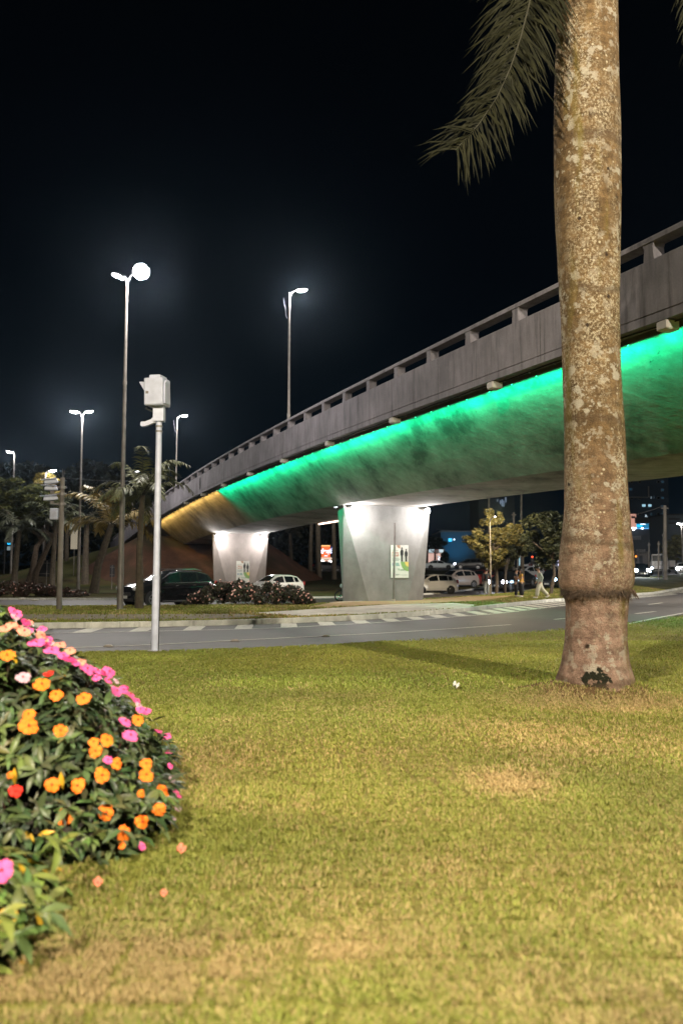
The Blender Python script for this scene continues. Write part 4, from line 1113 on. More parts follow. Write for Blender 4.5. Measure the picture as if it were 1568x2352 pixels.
# single yellow leaves seen on the mound
yl = Leaves()
for px, py, L, ang in ((112, 1919, .085, .4), (151, 1989, .10, -.8), (162, 1775, .09, -1.4), (57, 1766, .09, -1.5), (30, 2090, .075, .1), (28, 2112, .07, .2), (8, 2080, .08, 1.2), (78, 2200, .10, -.9)):
    q = cast(px, py, lambda x, y: max(bushz(x, y), front(x, y))) or gp(px, py, .1)
    yl.add(q+Vector((-.03, -.06, .02))-bush.location, Vector((math.cos(ang), -.25, math.sin(ang))), Vector((0, -.8, .6)), L, L*.34, (.62, .36, .03), .3)
yl.build('yellow_leaves', bush)
# fallen blossoms on the grass
for px, py, k, r, lab in ((225, 2030, 's', .024, 'wilted orange blossom lying on the grass beside the bush'), (376, 2054, 's', .018, 'crumpled orange blossom on the dry grass right of the bush'), (416, 1954, 's', .028, 'pale pink blossom lying on the lawn right of the bush'), (1045, 1577, 'l', .05, 'small white scrap lying on the lawn left of the palm')):
    q = gp(px, py, .085)
    t = flower(None, Vector((0, 0, 0)), Vector((.2, -.5, .8)), r, k, 1.0, 'fallen_blossom' if k != 'l' else 'paper_scrap', 1.3)
    t.location = q; tag(t, lab, 'fallen blossom' if k != 'l' else 'litter')
    if k == 'l': t.data.materials.clear(); t.data.materials.append(M('paper', (.75, .74, .70), .8)); t.data.materials.append(M('paper', (.75, .74, .70), .8))
# ------------------------------------------------------------------ grass blades
def mat_blade():
    m, nt, b = new_mat('grass_blade')
    a = nt.nodes.new('ShaderNodeAttribute'); a.attribute_name = 'tint'
    nt.links.new(a.outputs['Color'], b.inputs['Base Color']); b.inputs['Roughness'].default_value = .6
    b.inputs['Specular IOR Level'].default_value = .25
    return m
BLADE = mat_blade()
def fbm(x, y, s, seed):
    """cheap value noise on arrays"""
    def h(i, j):
        n = (i*374761393+j*668265263+seed*974711) & 0x7fffffff
        n = ((n ^ (n >> 13))*1274126177) & 0x7fffffff
        return ((n ^ (n >> 16)) & 0xffff)/65535.0
    out = np.zeros_like(x); amp = .5
    for o in range(4):
        X = x*s*2**o; Y = y*s*2**o; i = np.floor(X).astype(np.int64); j = np.floor(Y).astype(np.int64); fx = X-i; fy = Y-j
        fx = fx*fx*(3-2*fx); fy = fy*fy*(3-2*fy)
        v = (h(i, j)*(1-fx)+h(i+1, j)*fx)*(1-fy)+(h(i, j+1)*(1-fx)+h(i+1, j+1)*fx)*fy
        out += v*amp; amp *= .5
    return out/.9375
def blades(name, x, y, z0, hgt, wid, dry, lean=.6, seed=1):
    n = len(x); r = np.random.default_rng(seed)
    az = r.uniform(0, 2*PI, n); ln = r.uniform(.25, 1, n)*lean
    dx, dy = np.cos(az), np.sin(az); ax = az+r.uniform(.9, 2.2, n); sx_, sy_ = np.cos(ax), np.sin(ax)
    h = hgt*r.uniform(.55, 1.25, n); wv = wid*r.uniform(.6, 1.3, n)
    V = np.zeros((n, 5, 3))
    V[:, 0] = np.stack([x-sx_*wv/2, y-sy_*wv/2, z0], 1); V[:, 1] = np.stack([x+sx_*wv/2, y+sy_*wv/2, z0], 1)
    mx, my, mz = x+dx*h*ln*.35, y+dy*h*ln*.35, z0+h*.6
    V[:, 2] = np.stack([mx+sx_*wv*.4, my+sy_*wv*.4, mz], 1); V[:, 3] = np.stack([mx-sx_*wv*.4, my-sy_*wv*.4, mz], 1)
    V[:, 4] = np.stack([x+dx*h*ln, y+dy*h*ln, z0+h*(1-.35*ln)], 1)
    base = np.arange(n)[:, None]*5
    tri = np.concatenate([base+np.array([[0, 1, 2]]), base+np.array([[0, 2, 3]]), base+np.array([[3, 2, 4]])], 1).ravel()
    g1 = np.array([.172, .206, .032]); g2 = np.array([.292, .300, .064]); d1 = np.array([.50, .38, .18]); d2 = np.array([.36, .25, .105])
    u = r.uniform(0, 1, (n, 1)); green = g1*(1-u)+g2*u; u2 = r.uniform(0, 1, (n, 1)); straw = d1*(1-u2)+d2*u2
    k = (r.uniform(0, 1, n) < dry).astype(float)[:, None]
    c = green*(1-k)+straw*k
    c = c*r.uniform(.80, 1.18, (n, 1))*(.82+.40*np.clip((fbm(x, y, .9, 51)-.32)*2.4, 0, 1))[:, None]*(1+np.array([.06, -.02, 0])*((fbm(x, y, .35, 61)-.5)*4)[:, None])
    C = np.repeat(c[:, None, :], 5, 1)
    return V.reshape(-1, 3), tri, C.reshape(-1, 3)
KX = np.array([p.x for p in lawn_edge]); KY = np.array([p.y for p in lawn_edge])
def dryness_shade(x, y):
    d = .16+.40*np.clip((fbm(x, y, .55, 3)-.52)*2.6, 0, 1)+.28*np.clip((fbm(x, y, 1.9, 5)-.54)*3.0, 0, 1)
    def blob(px, py, rx, ry, amt):
        q = gp(px, py, .05); return amt*np.exp(-(((x-q.x)/rx)**2+((y-q.y)/ry)**2)**1.5)
    d = d+blob(1170, 1795, .34, .42, .8)+blob(330, 2230, .45, .28, .6)+blob(120, 2250, .5, .3, .5)+blob(470, 1740, .6, .7, .35)+blob(760, 2180, .22, .13, .5)+blob(1300, 1690, 1.0, .9, .3)
    d = d+blob(1366, 1610, 1.15, .8, .8)
    d = d-blob(1230, 1520, 1.3, 1.6, .5)-.3*np.clip((y-8)/5, 0, 1)+.55*np.clip((4.6-y)/1.5, 0, 1)*np.clip((fbm(x, y, 1.1, 12)-.38)*3, 0, 1)-blob(420, 1920, .5, .6, .35)  # greener grass paints in the shadows behind the palm and beside the bush
    return np.clip(d, .04, .95)
def scatter(n, y0, y1, margin, seed):
    r = np.random.default_rng(seed); y = np.sqrt(r.uniform(y0**2, y1**2, n)); hw = .43*y+margin
    x = r.uniform(-1, 1, n)*hw
    # clump: pull towards hashed centres
    cell = .17; jx = np.floor(x/cell); jy = np.floor(y/cell)
    hr = np.random.default_rng(77).uniform(-.6, 1.6, (2, 4096)); hk = ((jx*73856093).astype(np.int64) ^ (jy*19349663).astype(np.int64)) % 4096; hx, hy = hr[0][hk], hr[1][hk]
    k = r.uniform(0, .30, n); x = x*(1-k)+(jx+hx)*cell*k; y = y*(1-k)+(jy+hy)*cell*k
    keep = (y < np.interp(x, KX, KY)+.02+.25*(fbm(x, y, 2.2, 8)-.5)) & (y > y0*.6)
    return x[keep], y[keep]
parts = []
for i, (n, y0, y1, mg, h, wd) in enumerate(((380000, 1.6, 3.6, 2.2, .030, .0036), (430000, 3.4, 6.2, 2.2, .031, .0046), (440000, 6.0, 10.5, 2.5, .033, .0066), (380000, 10.2, 18.0, 3.0, .038, .011), (70000, 17.5, 30.0, 2.5, .045, .016))):
    x, y = scatter(n, y0, y1, mg, 11+i)
    hh = h*(.8+.4*fbm(x, y, 1.3, 21)); z0 = np.full(len(x), .038)
    dd = np.hypot(x-pb.x, (y-YP)/.85); z0 = z0+np.where(dd < 1.2, .165*(1-np.clip((dd-.36)/.84, 0, 1))**1.7, 0)
    m = (dd > .47) & ((dd > .85) | (np.random.default_rng(i).uniform(0, 1, len(dd)) < .35)); x, y, hh, z0 = x[m], y[m], hh[m], z0[m]
    parts.append(blades('g', x, y, z0, hh, wd, dryness_shade(x, y), .75, 31+i))
off = 0; VV, TT, CC = [], [], []
for V_, T_, C_ in parts: VV.append(V_); TT.append(T_+off); CC.append(C_); off += len(V_)
g = np_mesh('grass', np.concatenate(VV), np.concatenate(TT), 3, BLADE, None, False, np.concatenate(CC))
tag(g, 'short patchy green and straw coloured lawn grass in the foreground', 'grass', None, 'stuff')
del VV, TT, CC, parts
# sparser grass on the median, behind the kerb
def med_grass():
    r = np.random.default_rng(5); n = 150000
    x = r.uniform(-19, 26, n); fk = np.array([(p.x, p.y) for p in kerb_line]); fb = np.array([(p.x, p.y) for p in r2_near])
    a = np.interp(x, fk[:, 0], fk[:, 1])+.25; b = np.interp(x, fb[:, 0], fb[:, 1])-.1
    y = a+(b-a)*r.uniform(0, 1, n)**1.1
    q = fbm(x, y, .5, 4)
    def inside(x, y, poly):
        res = np.zeros(len(x), bool); j = len(poly)-1
        for i in range(len(poly)):
            xi, yi = poly[i]; xj, yj = poly[j]
            c = ((yi > y) != (yj > y)) & (x < (xj-xi)*(y-yi)/((yj-yi) or 1e-9)+xi); res ^= c; j = i
        return res
    bad = np.zeros(n, bool)
    for nm in ('path', 'bare_soil'):
        me = bpy.data.objects[nm].data; bad |= inside(x, y, [(v.co.x, v.co.y) for v in me.vertices])
    me = bpy.data.objects['dirt_track'].data; tr = inside(x, y, [(v.co.x, v.co.y) for v in me.vertices])
    keep = ~bad & (~tr | (r.uniform(0, 1, n) < .05)); x, y = x[keep], y[keep]
    V_, T_, C_ = blades('m', x, y, np.array([tz(v) for v in y])+.13, .09*(.5+.8*fbm(x, y, .8, 9)), .035, np.clip(.12+.9*(fbm(x, y, .4, 2)-.4), 0, .8), .7, 3)
    o = np_mesh('grass', V_, T_, 3, BLADE, None, False, C_*.9)
    tag(o, 'rough green grass on the median between the two roads', 'grass', None, 'stuff')
med_grass()

# ------------------------------------------------------------------ trees, palms, hedges
def clump_leaves(centres, n, size, cols, seed=0, flat=.35, shell=.55):
    """leaf quads scattered through clumps; centres: (x, y, z, rx, ry, rz)"""
    r = np.random.default_rng(seed); C = np.array(centres); wts = (C[:, 3]*C[:, 4]*C[:, 5])**.66; wts /= wts.sum()
    k = r.choice(len(C), n, p=wts); d = r.normal(size=(n, 3)); d /= np.linalg.norm(d, axis=1)[:, None]
    rad = shell+(1-shell)*r.uniform(0, 1, n)**.5; rad *= r.uniform(.75, 1.12, n)
    p = C[k, :3]+d*rad[:, None]*C[k, 3:]
    a = r.normal(size=(n, 3)); a[:, 2] *= flat; a /= np.linalg.norm(a, axis=1)[:, None]
    b = np.cross(a, r.normal(size=(n, 3))); b /= np.linalg.norm(b, axis=1)[:, None]
    s = size*r.uniform(.5, 1.3, n)[:, None]
    V = np.stack([p-a*s, p-b*s*.38, p+a*s, p+b*s*.38], 1).reshape(-1, 3)
    cc = np.array(cols)[r.integers(0, len(cols), n)]*r.uniform(.65, 1.3, (n, 1))
    return V, np.arange(n*4), np.repeat(cc[:, None], 4, 1).reshape(-1, 3)
FOL = leaf_mat('foliage', 0, 0, .6, 3)
def tree(label, base, h, blobs, n, size, cols, trunk_pts=None, r0=.16, seed=0, limbs=5, cat='tree', name='tree', group=None, nsub=16, bark=None):
    t = thing(name, label, cat, base, 0, group); rr = random.Random(seed)
    cs = []
    for (x, y, z, rx, ry, rz) in blobs:
        for k in range(nsub):
            q = Vector((rr.gauss(0, 1), rr.gauss(0, 1), rr.gauss(0, 1))).normalized()*rr.uniform(.35, 1)**.5
            s = rr.uniform(.22, .42)
            cs.append((x+q.x*rx*.82, y+q.y*ry*.82, z+q.z*rz*.82, rx*s, ry*s, rz*s*.8))
    V, Q, C = clump_leaves(cs, n, size, cols, seed)
    np_mesh('crown', V, Q, 4, FOL, t, False, C)
    tp = [Vector(p) for p in (trunk_pts or [(0, 0, -.2), (.05, 0, h*.3), (-.05, 0, h*.55)])]
    mb = MB(); mb.tube(tp, [lerp(r0, r0*.55, i/max(1, len(tp)-1)) for i in range(len(tp))], 9)
    for k in range(limbs):
        c = cs[rr.randrange(len(cs))]; e = Vector(c[:3]); s = tp[-1].lerp(tp[-2], rr.random()*.7)
        m = s.lerp(e, .5)+Vector((rr.uniform(-.2, .2), rr.uniform(-.2, .2), rr.uniform(-.1, .3)))
        mb.tube([s, m, e], [r0*.45, r0*.28, r0*.08], 6)
    mb.build('trunk', bark or BARKG, t, smooth=True)
    return t
def palm_small(label, base, h, nf, L, droop, cols, lean=(0, 0), r0=.17, seed=0, llen=.42, nl=34, group='palms behind the road', az0=None, trunk_pts=None, width=.028):
    t = thing('palm', label, 'palm', base, 0, group); rr = random.Random(seed)
    top = Vector((lean[0], lean[1], h)); tp = trunk_pts or [Vector((0, 0, -.2)), Vector((0, 0, .2)), Vector((lean[0]*.2, lean[1]*.2, h*.4)), top]
    tp = [Vector(p) for p in tp]
    MB().tube(tp, [r0*1.5, r0*1.2, r0*.95, r0*.75][:len(tp)], 9).build('trunk', M('palm_stem', (.10, .08, .055), .9, col2=(.055, .042, .03), scale=6, bmp=.5), t, smooth=True)
    lm = M('palm_leaf_%s' % cols[0], cols[1], .5, col2=tuple(c*.6 for c in cols[1]), scale=2, world=True)
    for k in range(nf):
        az = 2*PI*k/nf+rr.uniform(-.3, .3) if az0 is None else az0[k % len(az0)]+rr.uniform(-.2, .2)
        o = Vector((math.cos(az), math.sin(az), 0)); el = rr.uniform(.15, 1.25); LL = L*rr.uniform(.8, 1.15)
        pts = [top]; cur = (o*math.cos(el)+Vector((0, 0, math.sin(el)))).normalized()
        for i in range(8):
            pts.append(pts[-1]+cur*LL/8); cur = (cur+Vector((0, 0, -droop*(.4+.2*i)))).normalized()
        frond(t, pts, nl, llen, .35, mat=lm, width=width, seed=seed*50+k, stem=.03, spread=.8)
    return t
G1 = [(.060, .068, .018), (.085, .086, .024), (.038, .046, .014)]; G2 = [(.15, .13, .042), (.19, .16, .055), (.10, .095, .03)]; G3 = [(.020, .026, .012), (.03, .036, .016)]  # G2 is brightened, putting lamplight into the leaf colour
# right: trees on the narrowing end of the median
def tree_px(label, bx, by, Y, blobs_px, n, size, cols, trunk_px, r0, seed, **kw):
    b = at(bx, by, Y); b.z = tz(Y)+.10
    def L(px, py): return at(px, py, Y)-b
    bl = []
    for (px, py, rx, ry) in blobs_px:
        c = L(px, py); k = Y/F; bl.append((c.x, c.y+random.uniform(-.4, .4), c.z, rx*k, (rx+ry)/2*k, ry*k))
    tp = [Vector((0, 0, -.2))]+[L(*p) for p in trunk_px]
    return tree(label, b, 1, bl, n, size, cols, tp, r0, seed, **kw)
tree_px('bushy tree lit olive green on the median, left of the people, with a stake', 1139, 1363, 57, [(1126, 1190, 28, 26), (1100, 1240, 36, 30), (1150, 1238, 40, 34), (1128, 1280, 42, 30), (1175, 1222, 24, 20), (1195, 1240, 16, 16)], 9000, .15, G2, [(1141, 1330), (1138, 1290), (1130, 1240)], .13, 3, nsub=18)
tree_px('dark tree on the median directly behind the group of people', 1158, 1361, 60, [(1165, 1280, 30, 30), (1185, 1265, 28, 28), (1168, 1240, 26, 24)], 5000, .15, [(.06, .06, .022), (.045, .045, .018)], [(1159, 1330), (1162, 1290)], .14, 4)
tree_px('dark leaning tree half hidden by the big palm trunk', 1262, 1368, 55, [(1245, 1200, 44, 34), (1280, 1215, 36, 36), (1225, 1240, 30, 30), (1270, 1260, 36, 40), (1250, 1290, 26, 24)], 8000, .15, [(.04, .045, .018), (.028, .034, .014)], [(1272, 1320), (1268, 1270)], .14, 5, nsub=18)
q = at(1136, 1365, 56.6); t = thing('tree_stake', 'thin wooden stake tied beside the olive lit tree', 'stake', (q.x-.35, 56.6, .1))
MB().tube([(0, 0, -.1), (.05, 0, 5.4)], .035, 6).build('pole', M('stake_wood', (.20, .16, .09), .8), t)
# left: queen palms and broad trees behind the roads
def pt(px, py, Y): p = at(px, py, Y); return Vector((p.x, Y, max(tz(Y), .0)+.05))
palm_small('shaggy palm with green and brown fronds right in front of the black car', Vector((gp(320, 1399, .14).x, gp(320, 1399, .14).y, .13)), 4.6, 16, 2.5, .26, ('a', (.11, .115, .038)), (.05, .0), .13, 1, .55, 34, width=.030, trunk_pts=[(0, 0, -.2), (.0, 0, .9), (-.03, 0, 2.4), (.05, 0, 4.6)])
pb2 = pt(217, 1352, 60)
palm_small('yellow lit palm whose arching fronds sweep left of the tallest mast', pb2, 5.2, 11, 4.2, .22, ('b', (.30, .22, .055)), (1.2, 0), .30, 2, 1.1, 36, az0=[2.6, 3.4, 3.0, .3, -.4, 3.9, 2.2, 1.2, -1.2, 3.2, .9], width=.05)  # the yellow lamplight is put into the leaf colour
palm_small('dark green palm behind the stacked cameras', pt(120, 1346, 66), 5.6, 14, 3.4, .24, ('c', (.055, .062, .032)), (.2, 0), .22, 3, .7, 30, width=.045)
palm_small('grey green palm at the far left under the broad tree', pt(33, 1346, 66), 5.0, 13, 3.2, .24, ('d', (.06, .066, .04)), (.3, 0), .25, 4, .7, 30, width=.045)
palm_small('dark palm behind the lit narrow panel', pt(196, 1340, 74), 5.8, 12, 3.2, .24, ('e', (.05, .048, .02)), (.0, 0), .3, 6, .7, 28, width=.05)
palm_small('tall palm with a bare grey trunk behind the cross street', pt(152, 1330, 84), 6.4, 11, 3.0, .25, ('f', (.035, .036, .018)), (.0, 0), .25, 7, .7, 24, width=.05)
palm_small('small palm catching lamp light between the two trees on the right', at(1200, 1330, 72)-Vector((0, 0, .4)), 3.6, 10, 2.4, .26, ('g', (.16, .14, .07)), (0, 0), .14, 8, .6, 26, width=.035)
# palm trunks seen under the deck, left of the middle pier
for px, w_, Y, lab, sd in ((731, .26, 92, 'straight bare palm trunk under the deck, beside the lit shop', 9), (712, .20, 95, 'thinner curved palm trunk under the deck, left of the straight one', 10), (668, .2, 100, 'drooping dark palm under the deck by the embankment', 11), (767, .2, 88, 'dark palm right beside the left edge of the middle pier', 12)):
    palm_small(lab, pt(px, 1320, Y), 9.5 if px > 700 else 5.2, 9, 3.2, .26, ('h%d' % sd, (.035, .033, .02)), (.3 if px == 712 else -.1, 0), w_*1.2, sd, .7, 22, width=.05)
q = pt(62, 1342, 70)
def BL(px, py, rx, ry, Y=70.0, o=q): c = at(px, py, Y)-o; k = Y/F; return (c.x, random.uniform(-1.5, 1.5), c.z, rx*k, rx*k*.8, ry*k)
tree('broad spreading tree with forked pale trunk at the left', q, 8, [BL(20, 1130, 60, 34), BL(80, 1140, 50, 30), BL(40, 1165, 70, 26), BL(120, 1165, 40, 26), BL(-30, 1150, 60, 40)], 16000, .22, G1, [(0, 0, -.2), (.5, 0, 1.6), at(85, 1255, 70)-q, at(110, 1225, 70)-q], .32, 11, 9, nsub=22)
q = pt(78, 1342, 69)
t = tree('leaning forked trunk tree beside the broad tree', q, 8, [BL(130, 1190, 34, 24, 69, q), BL(70, 1195, 40, 20, 69, q)], 5000, .2, G1, [(0, 0, -.2), (.2, 0, 1.4), at(108, 1262, 69)-q, at(132, 1218, 69)-q], .30, 12, 5)
q = pt(100, 1330, 100); k100 = 100/F
tree('treetop glowing yellow right under the distant lamp', q, 9, [((at(x, y, 100)-q).x, 0, (at(x, y, 100)-q).z, rx*k100, rx*k100, ry*k100) for x, y, rx, ry in ((105, 1098, 26, 14), (112, 1110, 32, 12), (95, 1115, 26, 10), (120, 1150, 30, 30))], 5200, .28, [(.30, .24, .05), (.20, .16, .05)], None, .3, 13, 4)  # leaf colours carry the lamp's yellow glow
# dark wooded ridge on the skyline
def wood(label, x0, x1, y0, y1, prof_px, Y, n, seed, col):
    r = np.random.default_rng(seed); x = r.uniform(x0, x1, n); px = 784+x/Y*F
    P = np.array(prof_px); top = np.interp(px, P[:, 0], P[:, 1]); zt_ = CAMH+(1318-top)/F*Y
    zt_ = zt_*(.86+.28*fbm(x, x*0+seed, .16, seed)); y = Y+r.uniform(0, 9, n); z = tz(Y)+(zt_-tz(Y))*r.uniform(.0, 1, n)**.55
    p = np.stack([x, y, z], 1); a = r.normal(size=(n, 3)); a /= np.linalg.norm(a, axis=1)[:, None]; b = np.cross(a, r.normal(size=(n, 3))); b /= np.linalg.norm(b, axis=1)[:, None]
    s = r.uniform(.3, .9, n)[:, None]; Vv = np.stack([p-a*s, p-b*s*.5, p+a*s, p+b*s*.5], 1).reshape(-1, 3)
    c = np.repeat((np.array(col)*r.uniform(.6, 1.3, (n, 1)))[:, None], 4, 1).reshape(-1, 3)
    o = np_mesh('woodland', Vv, np.arange(n*4), 4, FOL, None, False, c)
    return tag(o, label, 'woodland', None, 'stuff')
wood('dark wooded skyline behind the palms on the left', -95, -22, 0, 0, ((-300, 1130), (0, 1070), (60, 1062), (120, 1110), (170, 1075), (240, 1068), (300, 1080), (360, 1095), (440, 1150)), 118, 26000, 3, (.018, .022, .013))
wood('dark line of trees far behind under the overpass', -24, 8, 0, 0, ((440, 1200), (600, 1190), (700, 1195), (800, 1205), (900, 1200)), 150, 9000, 4, (.014, .018, .014))
# hedges
BLOS = M('hedge_blossom', (.75, .42, .36), .6, col2=(.55, .28, .22), scale=3, world=True)
def hedge(label, x0, x1, yc, ry, H, cols, n, size, nb, seed, base_z, dens=.3):
    c = Vector(((x0+x1)/2, yc, base_z)); t = thing('flowering_hedge', label, 'hedge', c)
    rr = random.Random(seed); cs = []
    N_ = int((x1-x0)/.30)
    for i in range(N_*6):
        u = rr.uniform(-1, 1); v = rr.uniform(-1, 1)
        e = max(0.0, 1-abs(u)**2.6); ey = math.sqrt(max(0, 1-v*v)); z = H*e**.6*(.35+.55*ey)*rr.uniform(.3, 1)
        cs.append((u*(x1-x0)/2, v*ry, z, .26, .26, .20))
    V, Q, C = clump_leaves(cs, n, size, cols, seed, 1.0, .5); V[:, 2] = np.maximum(V[:, 2], .0)
    np_mesh('foliage', V, Q, 4, FOL, t, False, C)
    mb = MB()
    for i in range(nb):
        cc = cs[rr.randrange(len(cs))]; d = Vector((rr.gauss(0, 1), rr.gauss(-.6, 1), rr.gauss(.5, 1))).normalized()
        p = Vector(cc[:3])+d*.27; s = rr.uniform(.028, .05); a = d.orthogonal().normalized()*s; b = d.cross(a)
        mb.poly([p+a*math.cos(q)+b*math.sin(q)+d*.01*(k % 2) for k, q in enumerate(np.linspace(0, 2*PI, 8)[:-1])])
    o = mb.build('blossoms', BLOS, t, recalc=False); o['kind'] = 'stuff'
    return t
hb_ = gp(430, 1400, .14); hb1 = gp(716, 1393, .14)
hedge('long mound of dark hedge dotted with pink blossom between the two cars', -6.9, -1.35, 36.4, 1.15, 1.18, [(.040, .038, .024), (.06, .042, .03), (.05, .055, .025)], 15000, .085, 420, 5, .14)
hl = gp(0, 1372); hr = gp(240, 1371)
hedge('low dark red hedge along the verge at the far left', -34, -16.3, 51.2, 1.2, 1.05, [(.075, .035, .025), (.055, .032, .02), (.05, .04, .02)], 20000, .11, 330, 6, .1)
# litter on the verge
for px, py, lab in ((50, 1377, 'crumpled white bag on the verge left of the other litter'), (80, 1380, 'torn white packaging on the verge near the camera mast')):
    q = gp(px, py, .14); t = MB(); t.ell((0, 0, .05), (.22, .12, .06), 9, 6); o = t.build('litter', M('litter_plastic', (.6, .56, .48), .6), None)
    for v in o.data.vertices: v.co += Vector([mnoise.noise(v.co*9+Vector((k*7, 0, 0)))*.06 for k in range(3)])
    o.location = q; tag(o, lab, 'litter')
# raised studs on the lane line
for i, px in enumerate((250, 540, 748)):
    q = gp(px, (1487, 1474.3, 1463.3)[i]); 
    t = MB().box((0, 0, .025), (.22, .14, .05), None, .6, .012).build('road_stud', M('stud_grey', (.25, .22, .19), .5), None)
    t.location = (q.x, q.y, .012); tag(t, ('low grey road stud on the lane line left of the white camera pole', 'low grey road stud on the lane line below the flowering hedge', 'low grey road stud on the lane line nearest the middle pier')[i], 'road stud', 'studs on the lane line')
# ------------------------------------------------------------------ cars
def paint(name, c, metal=.0, rough=.3): return M('paint_'+name, c, rough, metal, col2=tuple(v*.92 for v in c), scale=2, coat=.6)
def IL(xs, ys, x): return float(np.interp(x, xs[::-1], ys[::-1]))
PROFILES = {
 # front to back: x, top height, belt height, half width, half width at the roof
 'hatch': dict(L=3.85, x=[1.92, 1.80, 1.40, .98, .28, -.15, -.95, -1.48, -1.82, -1.92], top=[.60, .76, .93, 1.02, 1.42, 1.50, 1.48, 1.38, 1.02, .62], belt=[.52, .68, .86, .94, .95, .96, .98, 1.0, .94, .55], w=[.66, .78, .84, .85, .86, .86, .86, .84, .80, .72], wt=[.6, .7, .74, .74, .60, .60, .59, .58, .72, .66], wheels=(1.20, -1.22), R=.30, glass=(.98, .28, -1.48, -1.82), win=((.62, -.20), (-.30, -1.02), (-1.10, -1.42))),
 'suv': dict(L=4.55, x=[2.27, 2.15, 1.75, 1.15, .35, -.1, -1.2, -1.85, -2.18, -2.27], top=[.72, .92, 1.08, 1.17, 1.60, 1.68, 1.66, 1.52, 1.18, .72], belt=[.64, .84, 1.02, 1.08, 1.08, 1.09, 1.12, 1.14, 1.06, .66], w=[.74, .86, .90, .91, .91, .91, .91, .89, .86, .78], wt=[.68, .78, .80, .80, .66, .66, .65, .63, .76, .7], wheels=(1.38, -1.32), R=.36, glass=(1.15, .35, -1.85, -2.18), win=((.78, -.12), (-.24, -1.10), (-1.20, -1.78))),
 'sedan': dict(L=4.5, x=[2.25, 2.12, 1.6, 1.0, .2, -.25, -.95, -1.65, -2.15, -2.25], top=[.58, .74, .90, .98, 1.38, 1.44, 1.40, 1.06, 1.0, .66], belt=[.50, .66, .84, .90, .92, .93, .95, .97, .92, .58], w=[.70, .82, .88, .89, .89, .89, .89, .88, .84, .76], wt=[.62, .72, .76, .76, .60, .60, .59, .74, .72, .66], wheels=(1.35, -1.35), R=.32, glass=(1.0, .2, -.95, -1.65), win=((.60, -.25), (-.35, -1.05), (-1.12, -1.4))),
 'pickup': dict(L=5.2, x=[2.6, 2.48, 1.95, 1.40, .7, .3, -.55, -.80, -2.5, -2.6], top=[.74, .96, 1.10, 1.18, 1.70, 1.76, 1.74, 1.16, 1.14, .74], belt=[.66, .88, 1.04, 1.10, 1.10, 1.10, 1.12, 1.10, 1.08, .68], w=[.76, .88, .92, .92, .92, .92, .92, .92, .9, .82], wt=[.7, .8, .82, .82, .68, .68, .67, .84, .84, .74], wheels=(1.62, -1.55), R=.38, glass=(1.40, .7, -.55, -.80), win=((1.05, .25), (.15, -.50))),
}
TYRE = M('tyre', (.018, .018, .018), .85); RIM = M('alloy_rim', (.42, .42, .44), .3, .7); DRIM = M('dark_rim', (.06, .06, .062), .4, .5)
LAMPOFF = M('lamp_glass', (.55, .56, .58), .12, spec=.8); RED = M('tail_red', (.35, .02, .02), .25)
